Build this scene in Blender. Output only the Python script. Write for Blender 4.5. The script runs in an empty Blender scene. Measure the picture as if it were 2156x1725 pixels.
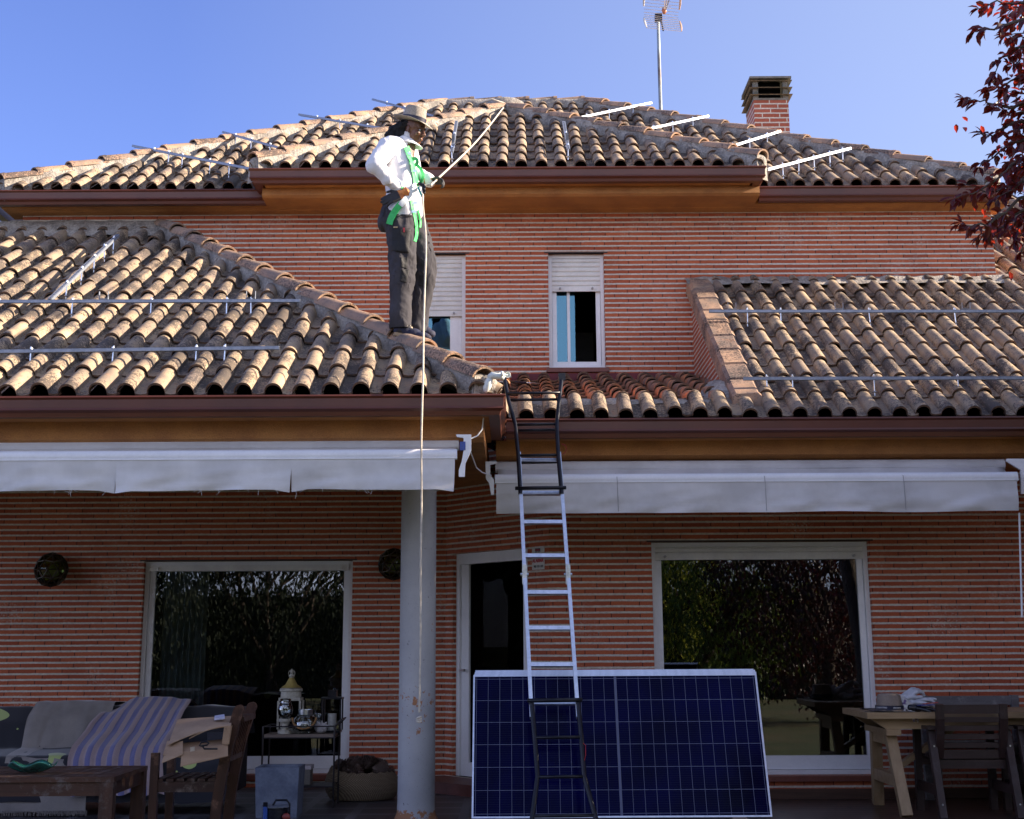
import bpy, bmesh, math, random
from mathutils import Vector, Matrix, noise
from mathutils.bvhtree import BVHTree
from math import sin, cos, tan, pi, radians as R
random.seed(7)
S = bpy.context.scene
C = S.collection
# ---------------------------------------------------------------- camera
F, PCX, PCY, PITCH, HC, ROLL = 3100.0, 1078.0, 607.0, R(13.5), 1.27, R(.3)
cd = bpy.data.cameras.new('camera'); cam = bpy.data.objects.new('camera', cd); C.objects.link(cam)
cd.sensor_width = 36; cd.lens = F / 2156 * 36; cd.clip_end = 3000; cd.clip_start = .05
cam.location = (0, 0, HC); cam.rotation_euler = (Matrix.Rotation(pi/2 + PITCH, 3, 'X') @ Matrix.Rotation(-ROLL, 3, 'Z')).to_euler()
cd.shift_y = -(862.5 - PCY) / 2156
S.camera = cam
# ---------------------------------------------------------------- sky, sun, exposure
SUN_EL, SUN_AZ = R(22.0), R(88.0)
W = bpy.data.worlds.new("World"); S.world = W; W.use_nodes = True
nt = W.node_tree; bg = nt.nodes['Background']
sky = nt.nodes.new('ShaderNodeTexSky'); sky.sky_type = 'NISHITA'; sky.sun_disc = False
sky.sun_elevation = SUN_EL; sky.sun_rotation = SUN_AZ; sky.air_density = .8; sky.dust_density = .6; sky.ozone_density = 3.5
tint = nt.nodes.new('ShaderNodeMix'); tint.data_type = 'RGBA'; tint.blend_type = 'MULTIPLY'; tint.inputs[0].default_value = 1
tint.inputs[7].default_value = (1.0, .885, 1.19, 1)
nt.links.new(sky.outputs[0], tint.inputs[6])
# unseen bright cloud added behind the camera to brighten the porch walls
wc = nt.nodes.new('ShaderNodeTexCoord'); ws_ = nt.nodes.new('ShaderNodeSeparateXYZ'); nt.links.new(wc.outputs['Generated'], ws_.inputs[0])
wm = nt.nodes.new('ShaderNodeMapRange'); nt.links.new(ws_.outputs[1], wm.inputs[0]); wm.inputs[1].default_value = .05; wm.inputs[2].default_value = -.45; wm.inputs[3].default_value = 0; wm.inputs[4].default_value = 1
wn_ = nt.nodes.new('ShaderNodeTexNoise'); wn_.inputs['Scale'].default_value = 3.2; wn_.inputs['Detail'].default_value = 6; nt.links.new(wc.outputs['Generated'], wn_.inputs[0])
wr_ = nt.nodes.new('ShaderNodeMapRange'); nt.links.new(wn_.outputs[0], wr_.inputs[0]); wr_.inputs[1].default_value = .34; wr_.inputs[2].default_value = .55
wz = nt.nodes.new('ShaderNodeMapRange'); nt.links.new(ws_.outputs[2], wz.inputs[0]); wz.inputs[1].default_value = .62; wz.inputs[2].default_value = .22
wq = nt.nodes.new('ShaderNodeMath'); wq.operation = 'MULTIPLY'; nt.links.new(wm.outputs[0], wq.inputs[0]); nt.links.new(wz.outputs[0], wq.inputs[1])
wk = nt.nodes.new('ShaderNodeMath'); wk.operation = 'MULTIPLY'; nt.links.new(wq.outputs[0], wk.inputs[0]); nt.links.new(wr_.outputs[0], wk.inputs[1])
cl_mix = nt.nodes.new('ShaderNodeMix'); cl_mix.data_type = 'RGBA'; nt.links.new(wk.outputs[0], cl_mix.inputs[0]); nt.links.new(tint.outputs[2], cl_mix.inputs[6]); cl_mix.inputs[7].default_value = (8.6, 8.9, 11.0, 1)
hx = nt.nodes.new('ShaderNodeMapRange'); nt.links.new(ws_.outputs[0], hx.inputs[0]); hx.inputs[1].default_value = -.22; hx.inputs[2].default_value = .40; hx.inputs[3].default_value = 0; hx.inputs[4].default_value = .6
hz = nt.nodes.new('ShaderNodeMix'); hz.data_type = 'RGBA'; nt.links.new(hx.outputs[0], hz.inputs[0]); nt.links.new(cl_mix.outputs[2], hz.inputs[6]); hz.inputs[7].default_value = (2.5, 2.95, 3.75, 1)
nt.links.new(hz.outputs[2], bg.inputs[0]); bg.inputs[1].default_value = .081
sd = bpy.data.lights.new('sun', 'SUN'); sd.energy = 5.0; sd.angle = R(.5); sd.color = (1, .84, .66)
so = bpy.data.objects.new('sun', sd); C.objects.link(so)
SDIR = Vector((sin(SUN_AZ) * cos(SUN_EL), cos(SUN_AZ) * cos(SUN_EL), sin(SUN_EL)))
so.rotation_euler = SDIR.to_track_quat('Z', 'Y').to_euler(); so.location = SDIR * 60
S.view_settings.view_transform = 'Standard'; S.view_settings.look = 'None'; S.view_settings.gamma = 1
S.view_settings.exposure = 1.63
S.render.engine = 'CYCLES'
S.cycles.max_bounces = 8
# ---------------------------------------------------------------- helpers
def at(px, py, D):
    "world point seen at pixel (px,py) of the 2156 px wide photograph, at distance D from the camera plane"
    xi, yi = (px - PCX) / F, (PCY - py) / F
    xr, yr = xi*cos(ROLL) + yi*sin(ROLL), -xi*sin(ROLL) + yi*cos(ROLL)
    d = Vector((xr, cos(PITCH) - yr * sin(PITCH), sin(PITCH) + yr * cos(PITCH)))
    return Vector((0, 0, HC)) + d * (D / d.y)
class MB:
    def __init__(s): s.v = []; s.f = []; s.mi = []
    def add(s, vs, fs, m=0):
        o = len(s.v); s.v += [Vector(v) for v in vs]
        s.f += [tuple(o + i for i in f) for f in fs]; s.mi += [m] * len(fs); return s
    def box(s, a, b, m=0):
        (x0, y0, z0), (x1, y1, z1) = a, b
        x0, x1 = sorted((x0, x1)); y0, y1 = sorted((y0, y1)); z0, z1 = sorted((z0, z1))
        return s.add([(x0,y0,z0),(x1,y0,z0),(x1,y1,z0),(x0,y1,z0),(x0,y0,z1),(x1,y0,z1),(x1,y1,z1),(x0,y1,z1)],
                     [(0,3,2,1),(4,5,6,7),(0,1,5,4),(1,2,6,5),(2,3,7,6),(3,0,4,7)], m)
    def beam(s, p0, p1, w, h, up=(0, 0, 1), m=0, w1=None, h1=None):
        p0, p1 = Vector(p0), Vector(p1); t = (p1 - p0).normalized(); up = Vector(up)
        x = t.cross(up)
        if x.length < 1e-4: x = t.cross(Vector((0, 1, 0)))
        x.normalize(); y = x.cross(t)
        w1 = w if w1 is None else w1; h1 = h if h1 is None else h1
        vs = []
        for p, a, b in ((p0, w, h), (p1, w1, h1)):
            vs += [p - x*a/2 - y*b/2, p + x*a/2 - y*b/2, p + x*a/2 + y*b/2, p - x*a/2 + y*b/2]
        return s.add(vs, [(3,2,1,0),(4,5,6,7),(0,1,5,4),(1,2,6,5),(2,3,7,6),(3,0,4,7)], m)
    def tube(s, pts, r, n=8, m=0, closed=False):
        pts = [Vector(p) for p in pts]; k = len(pts); rs = r if isinstance(r, (list, tuple)) else [r] * k
        prev = None; vs = []
        for i, p in enumerate(pts):
            a = pts[i-1] if (i > 0 or closed) else p; b = pts[(i+1) % k] if (i < k-1 or closed) else p
            t = (b - a).normalized()
            if prev is None:
                ref = Vector((0, 0, 1)) if abs(t.z) < .9 else Vector((1, 0, 0)); x = t.cross(ref).normalized()
            else: x = (prev - t * prev.dot(t)).normalized()
            prev = x; y = t.cross(x)
            vs += [p + (x * cos(2*pi*j/n) + y * sin(2*pi*j/n)) * rs[i] for j in range(n)]
        fs = []
        for i in range(k if closed else k - 1):
            for j in range(n):
                a, b = i*n + j, i*n + (j+1) % n; c, d = ((i+1) % k)*n + (j+1) % n, ((i+1) % k)*n + j
                fs.append((a, b, c, d))
        if not closed: fs += [tuple(range(n))[::-1], tuple((k-1)*n + j for j in range(n))]
        return s.add(vs, fs, m)
    def lathe(s, prof, c=(0, 0, 0), n=20, m=0, sq=None, M=None):
        c = Vector(c); vs = []
        for r, z in prof:
            for j in range(n):
                a = 2*pi*j/n; p = Vector((r*cos(a), r*sin(a), z))
                if sq: p.x *= sq[0]; p.y *= sq[1]
                if M: p = M @ p
                vs.append(c + p)
        k = len(prof); fs = [(i*n+j, i*n+(j+1) % n, (i+1)*n+(j+1) % n, (i+1)*n+j) for i in range(k-1) for j in range(n)]
        fs += [tuple(range(n))[::-1], tuple((k-1)*n+j for j in range(n))]
        return s.add(vs, fs, m)
    def ell(s, c, r, n=14, k=9, m=0, M=None):
        prof = [(max(1e-4, sin(pi*i/k)), -cos(pi*i/k)) for i in range(k+1)]
        T = Matrix.Diagonal(Vector(r)).to_3x3()
        if M: T = M @ T
        return s.lathe(prof, c, n, m, None, T)
    def extr(s, poly, off, m=0):
        n = len(poly); off = Vector(off)
        return s.add([Vector(p) for p in poly] + [Vector(p) + off for p in poly],
                     [tuple(range(n))[::-1], tuple(range(n, 2*n))] + [(i, (i+1) % n, n+(i+1) % n, n+i) for i in range(n)], m)
    def grid(s, fn, nu, nv, m=0, thick=None):
        vs = [Vector(fn(i/nu, j/nv)) for j in range(nv+1) for i in range(nu+1)]
        fs = [(j*(nu+1)+i, j*(nu+1)+i+1, (j+1)*(nu+1)+i+1, (j+1)*(nu+1)+i) for j in range(nv) for i in range(nu)]
        s.add(vs, fs, m)
        if thick:
            o = Vector(thick); b = [v + o for v in vs]; s.add(b, [f[::-1] for f in fs], m)
            n = len(vs); base = len(s.v) - 2*n
            edge = [i for i in range(nu+1)] + [j*(nu+1)+nu for j in range(1, nv+1)] + [nv*(nu+1)+i for i in range(nu-1, -1, -1)] + [j*(nu+1) for j in range(nv-1, 0, -1)]
            for a, b2 in zip(edge, edge[1:] + edge[:1]):
                s.f.append((base+b2, base+a, base+n+a, base+n+b2)); s.mi.append(m)
        return s
    def build(s, name, mats, parent=None, smooth=False, uv=False, world=True, fix=True):
        me = bpy.data.meshes.new(name); me.from_pydata([tuple(v) for v in s.v], [], s.f)
        if not isinstance(mats, (list, tuple)): mats = [mats]
        for m_ in mats: me.materials.append(m_)
        for p, k in zip(me.polygons, s.mi): p.material_index = k
        return finish(me, name, parent, smooth, uv, world, fix)
def bent(mb, pts, w, lo, hi, axis):
    "bent flat bar: polyline pts in the plane normal to axis ('x' or 'y'), width w, from lo to hi along the axis"
    n = len(pts); L_, R_ = [], []
    for i in range(n):
        a = pts[max(0, i-1)]; b = pts[min(n-1, i+1)]; dx, dz = b[0]-a[0], b[1]-a[1]; l = math.hypot(dx, dz); L_.append((pts[i][0]-dz/l*w/2, pts[i][1]+dx/l*w/2)); R_.append((pts[i][0]+dz/l*w/2, pts[i][1]-dx/l*w/2))
    P_ = L_ + R_[::-1]; f = (lambda p: (lo, p[0], p[1])) if axis == 'x' else (lambda p: (p[0], lo, p[1]))
    n2 = len(P_); off = Vector((hi-lo, 0, 0)) if axis == 'x' else Vector((0, hi-lo, 0)); V0 = [Vector(f(p)) for p in P_]
    fs = [(i, (i+1) % n2, n2+(i+1) % n2, n2+i) for i in range(n2)]
    for i in range(n-1): j = n2-1-i; fs += [(i, i+1, j-1, j), (n2+i, n2+j, n2+j-1, n2+i+1)]
    mb.add(V0 + [v+off for v in V0], fs)
def finish(me, name, parent=None, smooth=False, uv=False, world=True, fix=True):
    if fix:
        b = bmesh.new(); b.from_mesh(me); bmesh.ops.recalc_face_normals(b, faces=b.faces); b.to_mesh(me); b.free()
    if uv:
        L = me.uv_layers.new(name='UVMap')
        for p in me.polygons:
            n = p.normal; t = Vector((0, 0, 1)).cross(n)
            t = t.normalized() if t.length > .05 else Vector((1, 0, 0))
            if t.x < 0 or (abs(t.x) < 1e-3 and t.y < 0): t = -t
            bt = n.cross(t) if abs(n.z) > .95 else Vector((0, 0, 1))
            for li in p.loop_indices:
                co = me.vertices[me.loops[li].vertex_index].co
                L.data[li].uv = (co.dot(t), co.dot(bt))
    if smooth is True:
        for p in me.polygons: p.use_smooth = True
    elif smooth:
        for p in me.polygons: p.use_smooth = True
        b = bmesh.new(); b.from_mesh(me)
        for e in b.edges:
            if len(e.link_faces) == 2 and e.calc_face_angle(0) > smooth: e.smooth = False
        b.to_mesh(me); b.free()
    o = bpy.data.objects.new(name, me); C.objects.link(o)
    if parent is not None:
        o.parent = parent
        if world and parent.parent is None: o.location = -parent.location
    return o
def tag(o, label=None, cat=None, group=None, kind=None):
    for k, v in (('label', label), ('category', cat), ('group', group), ('kind', kind)):
        if v: o[k] = v
    return o
def thing(name, label, cat, loc=(0, 0, 0), rz=0, group=None):
    o = bpy.data.objects.new(name, None); C.objects.link(o); o.location = loc; o.rotation_euler = (0, 0, rz); o.empty_display_size = .1
    return tag(o, label, cat, group)
def dup(root, loc, rz=0, label=None):
    r = root.copy(); C.objects.link(r); r.location = loc; r.rotation_euler = (0, 0, rz)
    if label: r['label'] = label
    for ch in list(root.children):
        c = ch.copy(); C.objects.link(c); c.parent = r
        for g in ch.children:
            d = g.copy(); C.objects.link(d); d.parent = c
    return r
# ---------------------------------------------------------------- materials
def nodes(name):
    m = bpy.data.materials.new(name); m.use_nodes = True; t = m.node_tree
    return m, t, t.nodes['Principled BSDF'], (lambda k: t.nodes.new(k)), t.links.new
def mixc(N, Lk, fac, a, b, mode='MIX'):
    x = N('ShaderNodeMix'); x.data_type = 'RGBA'; x.blend_type = mode
    for sock, val in ((x.inputs[0], fac), (x.inputs[6], a), (x.inputs[7], b)):
        if hasattr(val, 'links') or hasattr(val, 'is_output'): Lk(val, sock)
        elif isinstance(val, (int, float)): sock.default_value = val
        else: sock.default_value = (*val[:3], 1)
    return x.outputs[2]
def rng(N, Lk, src, a, b, c=0, d=1):
    x = N('ShaderNodeMapRange'); Lk(src, x.inputs[0]); x.inputs[1].default_value = a; x.inputs[2].default_value = b
    x.inputs[3].default_value = c; x.inputs[4].default_value = d; return x.outputs[0]
def math_(N, Lk, op, a, b=None, c=None):
    x = N('ShaderNodeMath'); x.operation = op
    for i, v in enumerate((a, b, c)):
        if v is None: continue
        if isinstance(v, (int, float)): x.inputs[i].default_value = v
        else: Lk(v, x.inputs[i])
    return x.outputs[0]
def tex(N, Lk, kind, scale, vec, detail=4, rough=.6):
    x = N('ShaderNodeTex' + kind); x.inputs['Scale'].default_value = scale
    if vec is not None: Lk(vec, x.inputs['Vector'])
    if kind == 'Noise': x.inputs['Detail'].default_value = detail; x.inputs['Roughness'].default_value = rough
    return x.outputs[0]
def mat(name, col, rough=.6, metal=0, col2=None, ns=8, lo=.4, hi=.65, bump=0, bs=60, spec=.5, stretch=None, fine=.12, coat=0, sheen=0, trans=0):
    "noise-mottled principled material"
    m, t, P, N, Lk = nodes(name)
    tc = N('ShaderNodeTexCoord').outputs['Object']
    if stretch:
        mp = N('ShaderNodeMapping'); Lk(tc, mp.inputs[0]); mp.inputs['Scale'].default_value = stretch; tc = mp.outputs[0]
    col2 = col2 or tuple(c * .72 for c in col)
    n1 = rng(N, Lk, tex(N, Lk, 'Noise', ns, tc), lo, hi)
    c = mixc(N, Lk, n1, col, col2)
    n2 = rng(N, Lk, tex(N, Lk, 'Noise', bs, tc, 3), .3, .7, 1 - fine, 1 + fine)
    c = mixc(N, Lk, 1.0, c, n2, 'MULTIPLY')
    Lk(c, P.inputs['Base Color']); P.inputs['Roughness'].default_value = rough; P.inputs['Metallic'].default_value = metal
    P.inputs['Specular IOR Level'].default_value = spec; P.inputs['Coat Weight'].default_value = coat
    if sheen: P.inputs['Sheen Weight'].default_value = sheen
    if bump:
        b = N('ShaderNodeBump'); b.inputs['Strength'].default_value = bump; b.inputs['Distance'].default_value = .02
        Lk(tex(N, Lk, 'Noise', bs, tc, 5), b.inputs['Height']); Lk(b.outputs[0], P.inputs['Normal'])
    return m
def mat_brick(name, row=.0505, blen=.245, mort=.34, b1=(.52,.140,.062), b2=(.38,.092,.045), mc=(.74,.67,.56), thin=True):
    m, t, P, N, Lk = nodes(name); M = lambda *a: math_(N, Lk, *a)
    uv = N('ShaderNodeUVMap').outputs[0]
    wob = tex(N, Lk, 'Noise', 3.5, uv, 3); wob2 = tex(N, Lk, 'Noise', 45, uv, 3)
    sp = N('ShaderNodeSeparateXYZ'); Lk(uv, sp.inputs[0]); u, v = sp.outputs[0], sp.outputs[1]
    v = M('ADD', v, M('MULTIPLY', M('SUBTRACT', wob, .5), .006)); v = M('ADD', v, M('MULTIPLY', M('SUBTRACT', wob2, .5), .007))
    vr = M('DIVIDE', v, row); fl = M('FLOOR', vr); fr = M('FRACT', vr)
    wn = N('ShaderNodeTexWhiteNoise'); wn.noise_dimensions = '1D'; Lk(fl, wn.inputs['W'])
    off = M('ADD', M('MULTIPLY', M('MODULO', fl, 2), .5), M('MULTIPLY', wn.outputs[0], .28))
    ur = M('ADD', M('DIVIDE', u, blen), off); uf = M('FRACT', ur); ui = M('FLOOR', ur)
    cb = N('ShaderNodeCombineXYZ'); Lk(ui, cb.inputs[0]); Lk(fl, cb.inputs[1])
    w2 = N('ShaderNodeTexWhiteNoise'); w2.noise_dimensions = '2D'; Lk(cb.outputs[0], w2.inputs['Vector'])
    bc = mixc(N, Lk, w2.outputs[0], b1, b2)
    bc = mixc(N, Lk, rng(N, Lk, tex(N, Lk, 'Noise', 120, uv, 3), .3, .75, .8, 1.2), bc, (1,1,1), 'MIX') if False else bc
    sp_ = rng(N, Lk, tex(N, Lk, 'Noise', 90, uv, 4), .35, .7, 1.12, .8)
    bc = mixc(N, Lk, 1.0, bc, sp_, 'MULTIPLY')
    if thin: # dark thin head joint
        j = M('LESS_THAN', uf, .032); bc = mixc(N, Lk, j, bc, tuple(c*.28 for c in b2))
    # mortar bed: upper part of each course, soft edge
    ms = N('ShaderNodeMapRange'); Lk(fr, ms.inputs[0]); ms.inputs[1].default_value = 1 - mort - .03; ms.inputs[2].default_value = 1 - mort + .03
    bed = ms.outputs[0]
    if not thin:
        bed = M('MAXIMUM', bed, M('LESS_THAN', uf, .055))
    mcol = mixc(N, Lk, rng(N, Lk, tex(N, Lk, 'Noise', 26, uv, 6, .7), .35, .7), mc, tuple(c*.66 for c in mc))
    # smears of mortar and bloom over the bricks
    sm = M('MULTIPLY', rng(N, Lk, tex(N, Lk, 'Noise', 2.3, uv, 2), .56, .72), rng(N, Lk, tex(N, Lk, 'Noise', 55, uv, 4, .7), .5, .68))
    bc = mixc(N, Lk, M('MULTIPLY', sm, .75), bc, mc)
    c = mixc(N, Lk, bed, bc, mcol)
    st = rng(N, Lk, tex(N, Lk, 'Noise', 1.1, uv, 5, .65), .5, .85, 1.0, .62)
    c = mixc(N, Lk, 1.0, c, st, 'MULTIPLY')
    Lk(c, P.inputs['Base Color']); P.inputs['Roughness'].default_value = .85; P.inputs['Specular IOR Level'].default_value = .25
    b = N('ShaderNodeBump'); b.inputs['Strength'].default_value = .9; b.inputs['Distance'].default_value = .008
    h = M('ADD', M('MULTIPLY', bed, -.9), M('MULTIPLY', tex(N, Lk, 'Noise', 140, uv, 4), .35))
    Lk(h, b.inputs['Height']); Lk(b.outputs[0], P.inputs['Normal'])
    return m
def mat_tile(name, a=(.50,.365,.225), b=(.30,.225,.15), dk=(.035,.031,.032), moss=.62):
    m, t, P, N, Lk = nodes(name); M = lambda *x: math_(N, Lk, *x)
    g = N('ShaderNodeNewGeometry'); tc = N('ShaderNodeTexCoord').outputs['Object']
    ri = g.outputs['Random Per Island']
    c = mixc(N, Lk, ri, a, b)
    c = mixc(N, Lk, rng(N, Lk, tex(N, Lk, 'Noise', 5, tc, 5), .38, .68), c, (.20,.155,.125))
    c = mixc(N, Lk, M('MULTIPLY', rng(N, Lk, tex(N, Lk, 'Noise', 14, tc, 3), .62, .72), .5), c, (.42,.19,.09))
    # black lichen crust, patchy and speckled, differing tile to tile
    big = rng(N, Lk, tex(N, Lk, 'Noise', 2.2, tc, 3), .42, .66)
    wn = N('ShaderNodeTexWhiteNoise'); wn.noise_dimensions = '1D'; Lk(ri, wn.inputs['W'])
    big = M('MULTIPLY', M('ADD', big, M('MULTIPLY', wn.outputs[0], .45)), moss)
    fine = tex(N, Lk, 'Noise', 55, tc, 6, .75)
    lich = M('GREATER_THAN', M('ADD', fine, M('MULTIPLY', big, .32)), .64)
    c = mixc(N, Lk, M('MULTIPLY', lich, .8), c, dk)
    c = mixc(N, Lk, 1.0, c, rng(N, Lk, tex(N, Lk, 'Noise', 200, tc, 3), .3, .7, .86, 1.14), 'MULTIPLY')
    Lk(c, P.inputs['Base Color']); P.inputs['Roughness'].default_value = .8; P.inputs['Specular IOR Level'].default_value = .3
    bu = N('ShaderNodeBump'); bu.inputs['Strength'].default_value = .5; bu.inputs['Distance'].default_value = .006
    Lk(tex(N, Lk, 'Noise', 90, tc, 6, .7), bu.inputs['Height']); Lk(bu.outputs[0], P.inputs['Normal'])
    return m
def mat_glass(name, tintc=(.75,.8,.82), refl=1.0, ior=1.5, k=2.2):
    m, t, P, N, Lk = nodes(name); t.nodes.remove(P); out = [n for n in t.nodes if n.type == 'OUTPUT_MATERIAL'][0]
    fr = N('ShaderNodeFresnel'); fr.inputs[0].default_value = ior
    g = N('ShaderNodeBsdfGlossy'); g.inputs['Roughness'].default_value = .0; g.inputs[0].default_value = (*refl, 1) if isinstance(refl, tuple) else (refl, refl, refl, 1)
    tr = N('ShaderNodeBsdfTransparent'); tr.inputs[0].default_value = (*tintc, 1)
    mx = N('ShaderNodeMixShader'); fa = math_(N, Lk, 'MINIMUM', math_(N, Lk, 'MULTIPLY', fr.outputs[0], k), 1.0)
    Lk(fa, mx.inputs[0]); Lk(tr.outputs[0], mx.inputs[1]); Lk(g.outputs[0], mx.inputs[2]); Lk(mx.outputs[0], out.inputs[0])
    return m
def mat_wood(name, a, b, ax=0, sc=30, rough=.55, worn=None):
    m, t, P, N, Lk = nodes(name); tc = N('ShaderNodeTexCoord').outputs['Object']
    mp = N('ShaderNodeMapping'); Lk(tc, mp.inputs[0]); s = [sc]*3; s[ax] = sc/14; mp.inputs['Scale'].default_value = s
    g = tex(N, Lk, 'Noise', 1, mp.outputs[0], 6, .65)
    c = mixc(N, Lk, rng(N, Lk, g, .34, .68), a, b)
    if worn:
        c = mixc(N, Lk, math_(N, Lk, 'MULTIPLY', rng(N, Lk, tex(N, Lk, 'Noise', 9, tc, 6, .8), .52, .66), .8), c, worn)
    Lk(c, P.inputs['Base Color']); P.inputs['Roughness'].default_value = rough; P.inputs['Specular IOR Level'].default_value = .35
    bu = N('ShaderNodeBump'); bu.inputs['Strength'].default_value = .4; bu.inputs['Distance'].default_value = .003
    Lk(g, bu.inputs['Height']); Lk(bu.outputs[0], P.inputs['Normal'])
    return m
M_ = {}
M_['brick'] = mat_brick('thin_brick')
M_['brick_ch'] = mat_brick('chimney_brick', row=.07, blen=.245, mort=.3, thin=False, b1=(.42,.13,.08), b2=(.33,.09,.05))
M_['tile'] = mat_tile('roof_tile')
M_['tile_red'] = mat_tile('roof_tile_red', a=(.62,.24,.09), b=(.46,.17,.07), moss=.2)
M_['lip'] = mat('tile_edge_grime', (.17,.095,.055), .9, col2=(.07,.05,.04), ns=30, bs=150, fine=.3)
M_['cap'] = mat_tile('ridge_tile', a=(.50,.31,.19), b=(.36,.23,.16), moss=.45)
M_['mortar'] = mat('roof_mortar', (.40,.36,.31), .95, col2=(.20,.18,.16), ns=7, bump=1, bs=50, fine=.3)
M_['gutter'] = mat('brown_gutter_metal', (.12,.034,.018), .40, 0, col2=(.09,.027,.015), ns=2, fine=.04, bs=300, spec=.5, stretch=(1,1,1))
M_['ochre'] = mat('ochre_render', (.52,.24,.075), .9, col2=(.40,.175,.06), ns=3.5, bump=.7, bs=110, fine=.14)
M_['white'] = mat('white_aluminium', (.82,.82,.82), .35, col2=(.74,.74,.75), ns=3, fine=.03)
M_['shut'] = mat('shutter_slats', (.80,.79,.74), .5, col2=(.66,.65,.62), ns=3, fine=.04)
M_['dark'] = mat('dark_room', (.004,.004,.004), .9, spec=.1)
M_['glass'] = mat_glass('window_glass')
M_['glass_up'] = mat_glass('sky_blue_glass', (.5,.6,.65), (.35,.75,1.0), 1.5, 3.2)  # blue of the reflected sky put into the gloss colour
M_['clear'] = mat_glass('clear_glass', (.93,.96,.96), 1, 1.45)
M_['redflash'] = mat('dark_red_flashing', (.16,.012,.018), .6, ns=5)
M_['galv'] = mat('galvanised_steel', (.72,.76,.82), .28, 1.0, col2=(.5,.54,.6), ns=30, fine=.1, bs=150)
M_['alu'] = mat('aluminium', (.80,.81,.83), .32, .9, col2=(.66,.68,.70), ns=20, fine=.06)
M_['blackpaint'] = mat('black_enamel', (.006,.007,.012), .28, 0, col2=(.012,.012,.018), ns=20, spec=.3)
M_['concrete'] = mat('grey_concrete', (.40,.40,.40), .85, col2=(.30,.30,.30), ns=4, bump=.4, bs=40, fine=.12)
# ================================================================ the ground
g = MB(); g.box((-400, -400, -.5), (400, 400, -.16))
lawn = g.build('lawn', mat('lawn_grass', (.055,.07,.025), .9, col2=(.10,.085,.04), ns=.6, bs=40, fine=.35, bump=1)); tag(lawn, kind='structure')
def mat_slabs(name, sx, sy, a, b, gap, rough, off=.5, gw=.03):
    m, t, P, N, Lk = nodes(name); M = lambda *x: math_(N, Lk, *x)
    tc = N('ShaderNodeTexCoord').outputs['Object']; sp = N('ShaderNodeSeparateXYZ'); Lk(tc, sp.inputs[0])
    y = M('DIVIDE', sp.outputs[1], sy); fy = M('FLOOR', y); x = M('ADD', M('DIVIDE', sp.outputs[0], sx), M('MULTIPLY', fy, off)); fx = M('FLOOR', x)
    cb = N('ShaderNodeCombineXYZ'); Lk(fx, cb.inputs[0]); Lk(fy, cb.inputs[1])
    wn = N('ShaderNodeTexWhiteNoise'); wn.noise_dimensions = '2D'; Lk(cb.outputs[0], wn.inputs['Vector'])
    c = mixc(N, Lk, wn.outputs[0], a, b)
    c = mixc(N, Lk, 1.0, c, rng(N, Lk, tex(N, Lk, 'Noise', 12, tc, 5), .3, .7, .7, 1.3), 'MULTIPLY')
    e = M('MAXIMUM', M('LESS_THAN', M('FRACT', x), gw * .12 / sx), M('LESS_THAN', M('FRACT', y), gw * .12 / sy * 1.5))
    Lk(mixc(N, Lk, e, c, gap), P.inputs['Base Color']); P.inputs['Roughness'].default_value = rough
    bu = N('ShaderNodeBump'); bu.inputs['Strength'].default_value = .6; bu.inputs['Distance'].default_value = .004
    Lk(M('SUBTRACT', tex(N, Lk, 'Noise', 30, tc, 4), M('MULTIPLY', e, 2)), bu.inputs['Height']); Lk(bu.outputs[0], P.inputs['Normal'])
    return m
g = MB(); g.box((-8, 9.2, -.16), (-.35, 14.2, 0))
tag(g.build('terrace', mat_slabs('slate_paving', .42, .42, (.03,.03,.035), (.055,.05,.055), (.10,.10,.11), .45, 0, .6)), kind='structure')
g = MB(); g.box((-.35, 9.2, -.16), (8, 13.9, -.004))
tag(g.build('deck', mat_slabs('brown_deck_boards', 2.2, .14, (.075,.036,.024), (.11,.055,.037), (.012,.008,.007), .35, .37, .3)), kind='structure')

# ================================================================ the house
house = thing('brick_house', 'two storey brick house with tan clay tiled hipped roofs and brown gutters', 'house', (0, 14, 0))
DL, DR, DU = 14.0, 12.8, 14.7
def zof(py, D): return at(1078, py, D).z
def xof(px, D, z): # world x of a pixel column at depth D and height z
    zc = D * cos(PITCH) + (z - HC) * sin(PITCH); v = ((z - HC) * cos(PITCH) - D * sin(PITCH)) / zc
    return ((px - PCX) / F + v * sin(ROLL)) / cos(ROLL) * zc
def wallmesh(mb, x0, x1, z0, z1, y, holes, th=.22, face=-1):
    "front wall in the plane y with rectangular holes that have reveals th deep"
    xs = sorted({x0, x1, *[h[0] for h in holes], *[h[1] for h in holes]}); zs = sorted({z0, z1, *[h[2] for h in holes], *[h[3] for h in holes]})
    for a, b in zip(xs, xs[1:]):
        for c, d in zip(zs, zs[1:]):
            mx, mz = (a+b)/2, (c+d)/2
            if any(h[0] < mx < h[1] and h[2] < mz < h[3] for h in holes): continue
            mb.add([(a,y,c),(b,y,c),(b,y,d),(a,y,d)], [(0,1,2,3)])
    for a, b, c, d in holes:
        mb.add([(a,y,c),(a,y+th,c),(a,y+th,d),(a,y,d)], [(0,1,2,3)]); mb.add([(b,y,c),(b,y,d),(b,y+th,d),(b,y+th,c)], [(0,1,2,3)])
        mb.add([(a,y,d),(a,y+th,d),(b,y+th,d),(b,y,d)], [(0,1,2,3)]); mb.add([(a,y,c),(b,y,c),(b,y+th,c),(a,y+th,c)], [(0,1,2,3)])
XL, XR = -5.08, xof(2092, DU, 5.2)
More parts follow.
